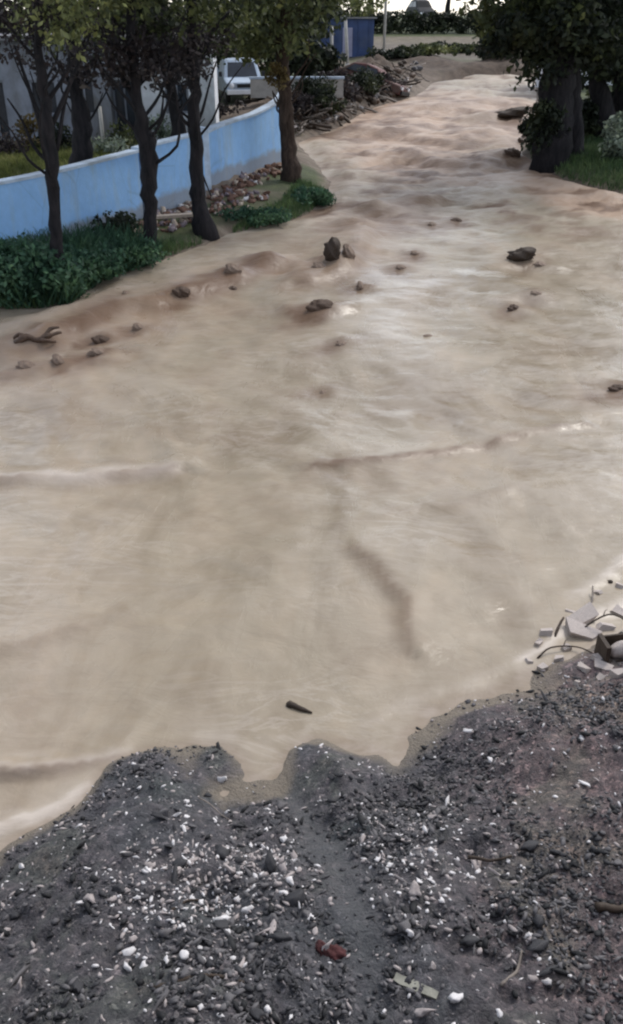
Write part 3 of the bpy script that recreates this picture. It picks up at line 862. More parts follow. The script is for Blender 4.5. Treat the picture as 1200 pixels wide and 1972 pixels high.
def house(px, py, wdt, hgt, depth, wallm, label, openings, rz=0):
    o = place('house', px, py, label, 'house', rz)
    b = MB()
    # front wall in pieces round its openings (front at y=0)
    t = 0.25
    cuts = sorted(openings)
    x = -wdt / 2
    for (a, w_, z0, h_) in cuts:
        if a > x: b.box(((x + a) / 2, t / 2, hgt / 2 - 0.3), (a - x, t, hgt + 0.6))
        if z0 > 0.02: b.box((a + w_ / 2, t / 2, z0 / 2 - 0.3), (w_, t, z0 + 0.6))
        if z0 + h_ < hgt: b.box((a + w_ / 2, t / 2, (z0 + h_ + hgt) / 2), (w_, t, hgt - z0 - h_))
        x = a + w_
    b.box(((x + wdt / 2) / 2, t / 2, hgt / 2 - 0.3), (wdt / 2 - x, t, hgt + 0.6))
    b.box((-wdt / 2 + t / 2, depth / 2 + t / 2, hgt / 2 - 0.3), (t, depth - t, hgt + 0.6))
    b.box((wdt / 2 - t / 2, depth / 2 + t / 2, hgt / 2 - 0.3), (t, depth - t, hgt + 0.6))
    b.box((0, depth + t / 2, hgt / 2 - 0.3), (wdt, t, hgt + 0.6))
    b.build('wall', wallm, o)
    r = MB(); r.box((0, depth / 2, hgt + 0.09), (wdt + 0.8, depth + 1.2, 0.16)); r.build('roof', M['roof'], o)
    for (a, w_, z0, h_) in cuts:
        nm = 'door' if z0 < 0.1 else 'window'
        f = MB()
        for q, s in (((a + 0.04, .12, z0 + h_ / 2), (0.08, 0.1, h_)), ((a + w_ - 0.04, .12, z0 + h_ / 2), (0.08, 0.1, h_)), ((a + w_ / 2, .12, z0 + 0.04), (w_ - 0.16, 0.1, 0.08)), ((a + w_ / 2, .12, z0 + h_ - 0.04), (w_ - 0.16, 0.1, 0.08)), ((a + w_ / 2, .12, z0 + h_ / 2), (0.06, 0.09, h_ - 0.16))):
            f.box(q, s)
        fo = f.build(nm, M['grey_blue_wall'], o)
        g = MB(); g.box((a + w_ / 2, 0.15, z0 + h_ / 2), (w_ - 0.1, 0.02, h_ - 0.1)); g.build('pane', M['dark_opening'], fo)
    return o
house(245, 268, 7.0, 3.4, 5, M['white_wall'], 'low white plastered house seen between the left trunks', [(-2.6, 0.8, 0.9, 1.1), (-0.4, 0.9, 0.0, 2.1), (1.6, 0.9, 0.9, 1.1)], 4)
house(30, 272, 7.5, 3.4, 5, M['grey_blue_wall'], 'low grey blue house at the left edge behind the yard', [(-2.8, 1.0, 0.9, 1.2), (-1.0, 0.9, 0, 2.1), (0.8, 1.0, 0.9, 1.2), (2.4, 0.8, 0.9, 1.2)], 3)
house(1150, 165, 6.0, 3.4, 4, M['white_wall'], 'pale house glimpsed between the right hand trunks', [(-0.6, 0.9, 1.0, 1.2), (1.4, 0.9, 1.0, 1.2)], -4)

o = place('garden_wall', 572, 172, 'low pale concrete wall beyond the end of the blue wall', 'wall', 2)
b = MB(); b.box((0, 0, 0.0), (4.4, 0.25, 0.8)); b.build('wall_section', M['concrete'], o)
b = MB(); b.box((0, 0, 0.45), (4.5, 0.34, 0.10)); b.build('coping', M['coping'], o)

o = place('shed', 648, 112, 'blue painted metal shed beyond the debris heap', 'shed', 3)
b = MB(); b.box((0.4, 1.2, 1.25), (5.0, 2.4, 2.9)); b.build('body', M['blue_paint'], o)
b = MB(); b.box((0.4, 1.2, 2.76), (5.4, 2.8, 0.1)); b.build('roof', M['roof'], o)
b = MB(); b.box((-3.3, 0.5, 1.5), (2.0, 0.12, 1.9)); b.build('side_panel', M['lavender_paint'], o)
for k in range(6):
    b = MB(); b.box((-1.75 + k * 0.86, -0.03, 1.3), (0.07, 0.06, 2.7)); b.build('rib', M['blue_paint'], o)
b = MB(); b.box((0.85, -0.02, 1.1), (0.75, 0.05, 2.0)); b.build('door', M['lavender_paint'], o)

def post(px, py, h, r, label, lean=0.0, cap=False):
    p = ground_at(px, py); z = gz1(p.x, p.y)
    o = empty('post', (p.x, p.y, z)); tag(o, label, 'post', 'pale posts near the debris heap')
    b = MB(); b.tube([(0, 0, -0.4), (lean * .5, 0, h * .5), (lean, 0, h)], [r, r, r * 0.9], 8); b.build('shaft', M['concrete'], o, True)
    b = MB(); b.tube([(0, 0, -0.35), (0, 0, 0.18)], [r * 1.7, r * 1.5], 8); b.build('footing', M['concrete'], o, True)
post(638, 140, 2.2, 0.10, 'short pale post left of the tall one before the blue shed')
post(670, 128, 3.2, 0.12, 'pale leaning post in front of the blue shed', -0.25)
post(739, 100, 5.2, 0.12, 'tall thin pale pole right of the blue shed', 0.05)
post(201, 292, 1.5, 0.07, 'short pale post in front of the white house')

# ------------------------------------------------------------------ VEHICLES
def wheel(o, x, y, r, w_):
    wv = empty('wheel', (x, y, r)); wv.parent = o
    b = MB(); b.tube([(-w_ / 2, 0, 0), (w_ / 2, 0, 0)], r, 16)
    t = b.build('tyre', M['rubber'], wv, False)
    b = MB(); b.tube([(-w_ / 2 - 0.01, 0, 0), (w_ / 2 + 0.01, 0, 0)], r * 0.6, 12); b.build('rim', M['st_grey'], wv)

def profile_body(prof, wdt, inset):
    """extrude a side profile (y,z) across x; inset(z) narrows towards the roof"""
    b = MB(); n = len(prof); vs = []
    for s in (-1, -0.86, 0.86, 1):
        for y, z in prof:
            k = 0.03 if abs(s) == 1 else 0.0
            vs.append((s * wdt / 2 * inset(z), y * (1 - k), z - (k if z > 0.6 else -k)))
    fs = []
    for r in range(3):
        for i in range(n):
            j = (i + 1) % n
            fs.append((r * n + i, r * n + j, (r + 1) * n + j, (r + 1) * n + i))
    fs.append(tuple(range(n - 1, -1, -1))); fs.append(tuple(3 * n + i for i in range(n)))
    b.add(vs, fs); return b

# pale blue pickup: front faces -y
o = place('pickup_truck', 468, 196, 'pale blue white pickup truck parked behind the blue wall', 'truck', 14)
ins = lambda z: 1.0 if z < 1.1 else 1.0 - 0.22 * (z - 1.1)
profile_body([(-1.0, 0.45), (-1.02, 0.95), (-0.15, 1.12), (0.42, 1.92), (1.75, 1.95), (1.95, 1.05), (1.95, 0.45)], 1.95, ins).build('cab', M['paleblue_paint'], o, bevel=0.04)
b = MB(); b.box((0, 3.35, 0.85), (1.9, 2.7, 0.14))
for q, s in (((-0.92, 3.35, 1.2), (0.07, 2.7, 0.55)), ((0.92, 3.35, 1.2), (0.07, 2.7, 0.55)), ((0, 4.66, 1.2), (1.76, 0.07, 0.55))): b.box(q, s)
b.build('cargo_bed', M['paleblue_paint'], o)
b = MB(); b.add([(-0.76, -0.14, 1.17), (0.76, -0.14, 1.17), (0.66, 0.38, 1.86), (-0.66, 0.38, 1.86), (-0.76, -0.10, 1.13), (0.76, -0.10, 1.13), (0.66, 0.42, 1.83), (-0.66, 0.42, 1.83)], [(0, 1, 2, 3), (7, 6, 5, 4), (0, 4, 5, 1), (1, 5, 6, 2), (2, 6, 7, 3), (3, 7, 4, 0)]); b.build('windscreen', M['dark_opening'], o)
b = MB(); b.box((0, -1.06, 0.52), (1.95, 0.14, 0.22)); b.build('bumper', M['white_paint'], o, bevel=0.03)
for s in (-1, 1):
    b = MB(); b.tube([(s * 0.72, -1.05, 0.80), (s * 0.72, -0.95, 0.80)], 0.13, 12); b.build('headlight', M['white_paint'], o, True)
    b = MB(); b.box((s * 1.10, 0.0, 1.28), (0.16, 0.08, 0.22)); b.build('mirror', M['black_paint'], o, bevel=0.02)
b = MB(); b.box((0, -1.045, 0.80), (0.9, 0.05, 0.16)); b.build('grille', M['black_paint'], o)
for s in (-1, 1):
    for y in (-0.35, 3.6): wheel(o, s * 0.86, y, 0.38, 0.22)

def car(px, py, label, paint, rz, tilt=0.0, sink=0.0, scl=1.0, tallness=1.0):
    p = ground_at(px, py)
    o = empty('car', (p.x, p.y, gz1(p.x, p.y) - sink)); tag(o, label, 'car')
    o.rotation_euler = (R(tilt), R(tilt * 0.6), R(rz)); o.scale = (scl,) * 3
    k = tallness
    ins = lambda z: 1.0 if z < 0.85 else 1.0 - 0.30 * (z - 0.85)
    prof = [(-2.05, 0.30), (-2.12, 0.62), (-1.95, 0.80), (-0.95, 0.92 * k), (-0.40, 1.35 * k), (0.30, 1.47 * k), (1.05, 1.38 * k), (1.70, 0.98 * k), (2.05, 0.90), (2.10, 0.50), (2.0, 0.30)]
    profile_body(prof, 1.7, ins).build('body', paint, o, bevel=0.05)
    for s in (-1, 1):
        for (ya, yb, yc, yd) in ((-0.80, 0.22, 0.22, -0.36), (0.32, 1.40, 0.98, 0.32)):
            zt = 1.30 * k
            x0 = s * (0.85 * ins(0.95 * k) + 0.012); x1 = s * (0.85 * ins(zt) + 0.012)
            b = MB(); b.add([(x0, ya, 0.95 * k), (x0, yb, 0.95 * k), (x1, yc, zt), (x1, yd, zt), (x0 - s * .05, ya, 0.95 * k), (x0 - s * .05, yb, 0.95 * k), (x1 - s * .05, yc, zt), (x1 - s * .05, yd, zt)], [(0, 1, 2, 3), (7, 6, 5, 4), (0, 4, 5, 1), (1, 5, 6, 2), (2, 6, 7, 3), (3, 7, 4, 0)])
            b.build('side_window', M['dark_opening'], o)
        b = MB(); b.box((s * 0.62, -2.06, 0.66), (0.32, 0.1, 0.16)); b.build('headlight', M['white_paint'], o)
        b = MB(); b.box((s * 0.66, 2.06, 0.72), (0.26, 0.1, 0.18)); b.build('tail_light', M['crimson'], o)
        for y in (-1.32, 1.32): wheel(o, s * 0.76, y, 0.31, 0.2)
    b = MB(); b.box((0, -2.12, 0.42), (1.6, 0.1, 0.2)); b.build('bumper', M['black_paint'], o, bevel=0.02)
    return o
car(712, 150, 'dull red car half buried at the far end of the debris heap', M['red_paint'], 68, 11, 0.80)
p = at(808, 33, 2.3)
o = car(808, 70, 'dark car parked on the high ground beyond the hedge', M['black_paint'], 14, 0, 0.0, 1.25, 1.25)
o.location = (at(808, 60, 1.0).x * 1.0, 119.0, gz1(14.5, 119.0)); o.location.x = (808 - 600) / F * 119 * 0.873 * 1.0 + 0.1

# ------------------------------------------------------------------ TREES
def up(px, base, ztop):
    """sideways offset so that the trunk passes photograph column px at height ztop above the base"""
    y = base[1]; z = gz1(*base) + ztop
    depth = y * math.cos(PITCH) + (CAMZ - z) * math.sin(PITCH)
    return (px - 600) / F * depth - base[0]

def row(py, base):
    """height above the base seen at photograph row py"""
    d = ray(600, py); return CAMZ + d.z * base[1] / d.y - gz1(*base)

def trunk_tree(label, cols, radii, crowns, bark, seed, limbs=(), group='trees along the left bank', base=None):
    """cols: (px, py) of the trunk from the foot upward"""
    b0 = ground_at(*cols[0]); base = (b0.x, b0.y)
    front = base[1] < 45 and cols[0][0] < 700
    if front: radii = [r * 0.88 for r in radii]; cr0 = crowns; crowns = lambda b: [(c, r, k, int(n * (0.62 if c[2] < 5.5 else 1)), q, ls * 0.92, m) for c, r, k, n, q, ls, m in cr0(b)]
    pts = [(0, 0, 0)]
    for px, py in cols[1:]:
        h = row(py, base); pts.append((up(px, base, h), 0.06 * math.sin(px + py), h))
    return base, tree(label, base, pts, radii, crowns(base), bark, seed, limbs(base) if callable(limbs) else limbs, group=group)

def cr(px, py, base, rx, rz, k, n, c, ls, m, dy=0.0):
    h = row(py, base)
    return ((up(px, base, h), dy, h), (rx, rx, rz), k, n, c, ls, m)

def lm(base, a, b_, c, r):
    f = lambda q, s: (up(q[0], base, row(q[1], base)), s, row(q[1], base))
    return ([f(a, 0), f(b_, 0.3), f(c, 0.6)], r)

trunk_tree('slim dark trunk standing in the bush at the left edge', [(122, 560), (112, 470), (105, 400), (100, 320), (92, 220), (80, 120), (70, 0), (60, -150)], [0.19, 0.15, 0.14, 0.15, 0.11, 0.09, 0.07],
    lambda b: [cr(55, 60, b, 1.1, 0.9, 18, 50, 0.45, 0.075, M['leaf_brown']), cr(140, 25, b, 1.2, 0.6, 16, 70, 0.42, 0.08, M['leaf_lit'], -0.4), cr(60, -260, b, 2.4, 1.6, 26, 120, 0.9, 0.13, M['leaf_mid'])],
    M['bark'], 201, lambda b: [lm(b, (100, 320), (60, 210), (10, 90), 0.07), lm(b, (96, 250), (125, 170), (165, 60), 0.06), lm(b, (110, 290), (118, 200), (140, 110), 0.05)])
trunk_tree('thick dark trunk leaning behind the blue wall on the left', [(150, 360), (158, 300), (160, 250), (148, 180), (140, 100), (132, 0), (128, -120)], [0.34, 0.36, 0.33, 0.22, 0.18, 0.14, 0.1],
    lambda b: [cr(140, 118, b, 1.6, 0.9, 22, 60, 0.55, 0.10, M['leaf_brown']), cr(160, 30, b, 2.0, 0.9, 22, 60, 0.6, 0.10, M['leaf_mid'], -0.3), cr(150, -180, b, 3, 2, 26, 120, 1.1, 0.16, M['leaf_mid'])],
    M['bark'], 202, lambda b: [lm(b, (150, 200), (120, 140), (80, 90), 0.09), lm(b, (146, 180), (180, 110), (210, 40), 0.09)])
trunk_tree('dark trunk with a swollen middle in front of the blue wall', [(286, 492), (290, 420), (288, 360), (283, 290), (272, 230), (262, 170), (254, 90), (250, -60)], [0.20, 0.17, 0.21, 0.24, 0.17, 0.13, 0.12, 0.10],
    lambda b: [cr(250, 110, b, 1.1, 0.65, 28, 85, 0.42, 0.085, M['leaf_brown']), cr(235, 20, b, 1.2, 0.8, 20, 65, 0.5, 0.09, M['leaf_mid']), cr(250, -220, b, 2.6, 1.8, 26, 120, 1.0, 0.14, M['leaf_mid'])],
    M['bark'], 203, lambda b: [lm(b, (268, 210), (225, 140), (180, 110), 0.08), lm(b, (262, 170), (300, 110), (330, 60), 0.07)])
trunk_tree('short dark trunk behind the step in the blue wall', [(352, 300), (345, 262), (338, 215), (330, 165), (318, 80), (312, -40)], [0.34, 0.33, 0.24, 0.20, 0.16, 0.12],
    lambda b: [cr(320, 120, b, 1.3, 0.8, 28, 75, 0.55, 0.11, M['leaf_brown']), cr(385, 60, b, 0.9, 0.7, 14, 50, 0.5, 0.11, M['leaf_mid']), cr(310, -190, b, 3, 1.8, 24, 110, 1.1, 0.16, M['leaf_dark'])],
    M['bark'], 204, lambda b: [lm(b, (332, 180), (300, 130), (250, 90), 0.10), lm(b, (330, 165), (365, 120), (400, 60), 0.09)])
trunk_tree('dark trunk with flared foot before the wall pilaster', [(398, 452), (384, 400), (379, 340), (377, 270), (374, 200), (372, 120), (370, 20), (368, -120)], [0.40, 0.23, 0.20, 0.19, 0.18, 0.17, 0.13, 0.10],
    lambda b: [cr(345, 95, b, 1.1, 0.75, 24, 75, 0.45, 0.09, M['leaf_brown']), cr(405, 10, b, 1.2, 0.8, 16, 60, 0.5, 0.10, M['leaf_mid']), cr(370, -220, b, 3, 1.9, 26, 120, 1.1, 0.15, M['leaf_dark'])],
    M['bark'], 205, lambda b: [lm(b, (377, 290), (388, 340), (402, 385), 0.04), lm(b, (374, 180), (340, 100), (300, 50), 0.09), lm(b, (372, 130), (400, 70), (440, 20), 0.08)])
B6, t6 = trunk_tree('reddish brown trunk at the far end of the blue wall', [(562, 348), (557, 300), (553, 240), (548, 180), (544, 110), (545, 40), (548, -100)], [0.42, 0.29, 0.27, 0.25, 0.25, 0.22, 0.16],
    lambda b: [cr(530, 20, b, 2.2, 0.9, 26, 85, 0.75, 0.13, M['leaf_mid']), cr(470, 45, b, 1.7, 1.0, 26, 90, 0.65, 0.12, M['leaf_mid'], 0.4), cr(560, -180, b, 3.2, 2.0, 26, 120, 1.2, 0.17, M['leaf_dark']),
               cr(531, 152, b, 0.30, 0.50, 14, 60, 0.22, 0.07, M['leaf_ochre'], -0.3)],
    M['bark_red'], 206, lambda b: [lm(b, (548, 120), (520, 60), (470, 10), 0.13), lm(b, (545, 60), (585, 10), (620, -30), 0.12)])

# trees farther back in the yard
far = [  # px, py of the foot, trunk radius, crown column/row centre, crown rx, rz, material, label
    (30, 230, 0.25, 30, 90, 3.2, 1.8, 'leaf_brown', 'bare brown tree behind the grey blue house'),
    (110, 215, 0.25, 115, 50, 3.0, 2.2, 'leaf_lit', 'yellow green tree above the thick leaning trunk'),
    (215, 205, 0.28, 215, 40, 3.4, 2.4, 'leaf_mid', 'green tree behind the white house'),
    (262, 196, 0.25, 262, 60, 2.6, 2.0, 'leaf_dark', 'dark tree behind the swollen trunk, over the white house'),
    (395, 172, 0.25, 400, 62, 3.4, 2.4, 'leaf_dark', 'dark green tree behind the pale pickup truck, to its left'),
    (455, 165, 0.25, 462, 42, 3.6, 3.0, 'leaf_mid', 'mid green tree directly behind the pale pickup truck'),
    (520, 160, 0.25, 520, 60, 3.4, 3.0, 'leaf_dark', 'dark tree behind the reddish trunk'),
    (575, 150, 0.3, 562, 50, 2.6, 2.6, 'leaf_dark', 'dark tree left of the blue shed'),
    (640, 100, 0.3, 640, 2, 4.6, 1.6, 'leaf_lit', 'pale leaved tree over the blue shed roof'),
]
for i, (px, py, r, cx, cy, rx, rz, m, lab) in enumerate(far):
    g = ground_at(px, py); base = (g.x, g.y); h = row(cy, base)
    top = (up(cx, base, h), 0, h)
    tree(lab, base, [(0, 0, 0), (top[0] * 0.3 + 0.1, 0, h * 0.4), (top[0] * 0.7 - 0.1, 0.1, h * 0.75), (top[0], 0, h * 1.2)], [r, r * 0.8, r * 0.6, r * 0.3],
         [(top, (rx, rx * 0.8, rz), 40, 60, 0.9, 0.20, M[m]), ((top[0] + 0.4, 0.5, h + rz * 1.6), (rx * 1.1, rx, rz), 26, 60, 1.1, 0.26, M[m])],
         M['bark'], 300 + i * 7, [([(top[0] * .4, 0, h * .5), (top[0] - rx * .3, 0.2, h * .8), (top[0] - rx * .7, 0.3, h * 1.05)], r * 0.4), ([(top[0] * .5, 0, h * .6), (top[0] + rx * .3, 0.2, h * .85), (top[0] + rx * .7, 0.1, h * 1.1)], r * 0.4)],
         group='trees at the back of the yard')

# thin trunks along the far hedge
for i, (px, r, lean, lab, m, cyr) in enumerate([
        (690, 0.32, -0.6, 'slender far tree just right of the blue shed roof', 'leaf_lit', 2.0), (714, 0.36, 0.0, 'dark far trunk left of the tall pale pole', 'leaf_mid', 1.0),
        (860, 0.30, 0.3, 'dark far trunk right of the parked dark car', 'leaf_mid', 1.0),
        (928, 0.12, 0.0, 'very thin far trunk alone against the bright sky', 'leaf_mid', 1.0), (978, 0.35, 0.5, 'far trunk beside the edge of the right hand trees', 'leaf_mid', 2.2)]):
    Yt = 116.0 + (i * 37 % 5); x = (px - 600) / F * (Yt * math.cos(PITCH) + 0.3)
    tree(lab, (x, Yt), [(0, 0, 0), (lean * .3, 0, 2), (lean * .6, 0, 4.5), (lean, 0, 9)], [r, r * .85, r * .7, r * .4],
         [((lean, 0, 8.0), (2.6, 2.4, 1.7), 20, 40, 0.9, 0.30, M[m])] + ([((lean, 0, 4.2), (1.2, 1.2, 1.4), 10, 36, 0.6, 0.22, M[m])] if cyr > 1.5 else []), M['bark'], 400 + i,
         [([(lean * .5, 0, 4), (lean * .5 + 1, 0.1, 5.5), (lean * .5 + 2, 0.2, 7.5)], r * .35), ([(lean * .5, 0, 4.4), (lean * .5 - .9, 0.1, 6), (lean * .5 - 1.6, 0.2, 7.8)], r * .3)], group='trees along the far hedge')

# hedge
hb = empty('hedge', (12, 109, gz1(12, 109))); tag(hb, 'long dark green hedge across the far end of the street', 'hedge')
rg = np.random.default_rng(77)
cl = []
for x in np.arange(-16, 18, 0.5):
    for k in range(3):
        cl.append(((x + rg.normal() * .3, rg.normal() * .4, 0.45 + k * 0.55 + rg.normal() * .12), (0.75, 0.7, 0.5), 60))
crown('foliage', 78, cl, 0.20, M['leaf_dark'], hb)
b = MB()
for x in np.arange(-16, 18, 1.1): b.tube([(x, 0, -0.3), (x + rnd.uniform(-.3, .3), rnd.uniform(-.2, .2), 1.1)], [0.06, 0.03], 5)
b.build('stems', M['bark'], hb); 

# right hand trees
right = [
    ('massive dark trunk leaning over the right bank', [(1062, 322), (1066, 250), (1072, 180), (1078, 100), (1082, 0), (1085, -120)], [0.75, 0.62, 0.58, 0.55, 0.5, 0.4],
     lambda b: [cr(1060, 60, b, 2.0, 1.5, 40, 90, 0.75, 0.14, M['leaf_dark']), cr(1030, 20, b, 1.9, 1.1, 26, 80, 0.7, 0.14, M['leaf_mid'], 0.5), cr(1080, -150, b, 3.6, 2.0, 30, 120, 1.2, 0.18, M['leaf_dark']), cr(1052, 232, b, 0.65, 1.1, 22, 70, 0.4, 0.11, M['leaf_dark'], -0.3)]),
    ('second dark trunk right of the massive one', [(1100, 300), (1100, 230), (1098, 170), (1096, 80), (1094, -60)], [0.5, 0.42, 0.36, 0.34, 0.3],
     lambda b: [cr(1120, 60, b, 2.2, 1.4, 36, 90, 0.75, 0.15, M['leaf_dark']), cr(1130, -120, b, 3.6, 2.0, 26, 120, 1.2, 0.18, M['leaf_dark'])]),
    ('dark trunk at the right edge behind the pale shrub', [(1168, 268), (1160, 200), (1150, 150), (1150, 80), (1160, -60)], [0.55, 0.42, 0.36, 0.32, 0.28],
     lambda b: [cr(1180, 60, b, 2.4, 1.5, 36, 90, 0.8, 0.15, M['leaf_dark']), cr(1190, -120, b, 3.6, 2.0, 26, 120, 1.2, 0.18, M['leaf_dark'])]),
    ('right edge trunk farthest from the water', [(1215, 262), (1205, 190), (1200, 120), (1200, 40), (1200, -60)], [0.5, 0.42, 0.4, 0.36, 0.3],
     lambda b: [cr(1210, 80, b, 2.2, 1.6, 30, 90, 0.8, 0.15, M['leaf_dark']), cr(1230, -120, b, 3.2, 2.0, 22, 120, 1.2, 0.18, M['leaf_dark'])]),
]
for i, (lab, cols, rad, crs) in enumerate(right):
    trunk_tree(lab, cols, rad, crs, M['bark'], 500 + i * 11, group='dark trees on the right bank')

def bush(px, py, rx, ry, rz, k, n, ls, m, label, seed, name='bush', cr_=0.35):
    g = ground_at(px, py); o = empty(name, (g.x, g.y, gz1(g.x, g.y))); tag(o, label, name)
    rng = np.random.default_rng(seed)
    cl = [c for c in clumps_in(rng, (0, 0, rz * 0.75), (rx, ry, rz), k * 2, n, cr_) if c[0][2] > 0.02][:k]
    crown('foliage', seed, cl, ls, m, o)
    b = MB()
    for j in range(7):
        a = rnd.uniform(0, 6.28); q = rnd.uniform(.2, .7)
        b.tube([(math.cos(a) * .1, math.sin(a) * .1, -0.15), (math.cos(a) * rx * q * .5, math.sin(a) * ry * q * .5, rz * .5), (math.cos(a) * rx * q, math.sin(a) * ry * q, rz * 1.1)], [0.03, 0.022, 0.01], 5)
    b.build('stems', M['bark'], o)
    return o
bush(20, 560, 1.0, 0.8, 0.52, 34, 150, 0.075, M['leaf_bush'], 'largest dark green bush at the left edge, below the blue wall', 601)
bush(95, 560, 0.8, 0.7, 0.42, 26, 140, 0.075, M['leaf_bush'], 'dark green bush around the foot of the leftmost trunk', 602)
bush(168, 535, 0.75, 0.7, 0.32, 22, 130, 0.07, M['leaf_bush'], 'dark green bush right of the leftmost trunk', 603)
bush(235, 500, 0.75, 0.6, 0.22, 20, 120, 0.065, M['leaf_bush'], 'low green bush left of the swollen trunk', 604)
bush(225, 462, 0.5, 0.4, 0.35, 14, 110, 0.07, M['leaf_dark'], 'dark low bush against the wall beside the rubble', 605)
bush(490, 425, 1.0, 0.55, 0.13, 26, 130, 0.055, M['leaf_bush'], 'low green clump on the water edge in front of the rubble', 606, cr_=0.2)
bush(592, 388, 0.75, 0.8, 0.18, 24, 130, 0.06, M['leaf_bush'], 'green clump at the foot of the reddish trunk', 607, cr_=0.22)
bush(1190, 312, 0.75, 0.7, 0.85, 26, 110, 0.10, M['leaf_pale'], 'pale grey green shrub at the right edge', 608, 'shrub')
bush(1035, 285, 0.7, 0.6, 0.7, 24, 110, 0.10, M['leaf_dark'], 'dark brush at the foot of the massive trunk', 609)
bush(1110, 270, 1.2, 0.8, 0.9, 34, 110, 0.12, M['leaf_dark'], 'dark undergrowth between the right hand trunks', 610)
bush(1165, 250, 1.3, 0.9, 0.9, 34, 110, 0.13, M['leaf_dark'], 'dark undergrowth behind the pale shrub', 611)
bush(985, 100, 2.2, 1.5, 1.3, 26, 80, 0.26, M['leaf_mid'], 'green bush at the right end of the far hedge', 612, cr_=0.7)
bush(600, 160, 1.8, 1.2, 1.5, 30, 80, 0.2, M['leaf_dark'], 'dark bush behind the low pale concrete wall', 613, cr_=0.6)

for i_, (px, py, lab) in enumerate([(770, 112, 'low green growth behind the earth bank, left end'), (815, 104, 'low green growth behind the earth bank under the dark car'), (868, 100, 'low green growth behind the middle of the earth bank'), (925, 100, 'low green growth behind the right part of the earth bank'), (965, 108, 'low green growth behind the earth bank beside the right hand trees')]):
    bush(px, py, 2.6, 1.2, 0.35, 22, 60, 0.16, M['leaf_mid' if i_ % 2 else 'leaf_dark'], lab, 630 + i_, 'bush', 0.4)
for i_, (px, py, lab, m_) in enumerate([(742, 172, 'brown brush in front of the red car', 'leaf_brown'), (705, 172, 'dark brush at the nose of the red car', 'leaf_dark'), (585, 225, 'brown brush at the lower end of the debris heap', 'leaf_brown'), (615, 212, 'dark brush in the lower half of the debris heap', 'leaf_dark'), (655, 195, 'brown brush in the middle of the debris heap', 'leaf_brown'), (690, 178, 'dark brush beside the red car', 'leaf_dark'), (640, 172, 'ochre brush on the back of the debris heap', 'leaf_brown'), (605, 190, 'dark brush behind the low concrete wall end', 'leaf_dark')]):
    bush(px, py, 1.0, 0.9, 0.5, 22, 60, 0.10, M[m_], lab, 640 + i_, 'brush')
for i_, (px, py, rx, rz, lab, m_) in enumerate([(20, 300, .9, .5, 'brown brush under the grey blue house', 'leaf_brown'), (75, 285, .8, .6, 'ochre weeds left of the thick leaning trunk', 'leaf_ochre'), (120, 292, .7, .5, 'dark weeds beside the thick leaning trunk', 'leaf_dark'), (215, 300, .9, .35, 'grey green weeds in front of the white house', 'leaf_pale'), (240, 290, .8, .5, 'dark weeds at the white house wall', 'leaf_mid'), (315, 275, .7, .5, 'pale weeds behind the step in the blue wall', 'leaf_pale'), (418, 228, 1.0, .7, 'brown brush in front of the pale pickup truck', 'leaf_brown'), (405, 190, 1.1, .9, 'pale brush left of the pale pickup truck', 'leaf_pale'), (505, 192, 1.0, .6, 'dark brush right of the pale pickup truck', 'leaf_dark')]):
    bush(px, py, rx, rx * .8, rz, 14, 45, 0.085, M[m_], lab, 660 + i_, 'brush')
# grass
nb = lambda q: sdist(q[:, 0], q[:, 1]) > 0.05
grass_patch('bank_grass', sample_poly([(-40, 600), (140, 590), (300, 512), (418, 464), (410, 440), (300, 460), (150, 470), (-40, 510)], 9000, 1, nb), 0.22, 0.022, M['grass'], 'dark green grass along the left bank', 'grass', 11)
grass_patch('bank_grass', sample_poly([(430, 452), (560, 432), (628, 388), (630, 350), (575, 345), (540, 385), (450, 420)], 3500, 2, nb), 0.16, 0.022, M['grass'], 'green grass around the foot of the reddish trunk', 'grass', 12)
grass_patch('bank_grass', sample_poly([(1010, 315), (1100, 352), (1290, 390), (1290, 260), (1030, 270)], 9000, 3, nb), 0.24, 0.03, M['grass'], 'green grass on the right bank under the dark trees', 'grass', 13)
grass_patch('bank_weeds', sample_poly([(-40, 600), (140, 588), (300, 508), (300, 465), (150, 475), (-40, 520)], 5000, 5, nb), 0.50, 0.045, M['leaf_bush'], 'tall dark green weeds on the left bank under the blue wall', 'weeds', 15, 0.45)
def yard(q): return (polydist(q[:, 0], q[:, 1], wl + wm + wr) > 0.4)
grass_patch('yard_grass', sample_poly([(-120, 420), (100, 372), (250, 322), (250, 288), (-120, 290)], 16000, 4, yard), 0.20, 0.04, M['yard_grass'], 'yellow green grass in the yard behind the blue wall', 'grass', 14)

# ------------------------------------------------------------------ RUBBLE at the foot of the wall
def put(me, name, x, y, z, s, label, cat, group=None, rot=None, nonuni=None):
    o = bpy.data.objects.new(name, me); C.objects.link(o)
    o.location = (x, y, z); o.rotation_euler = rot if rot else (rnd.uniform(-.5, .5), rnd.uniform(-.5, .5), rnd.uniform(0, 6.28))
    o.scale = nonuni if nonuni else (s, s, s)
    return tag(o, label, cat, group)

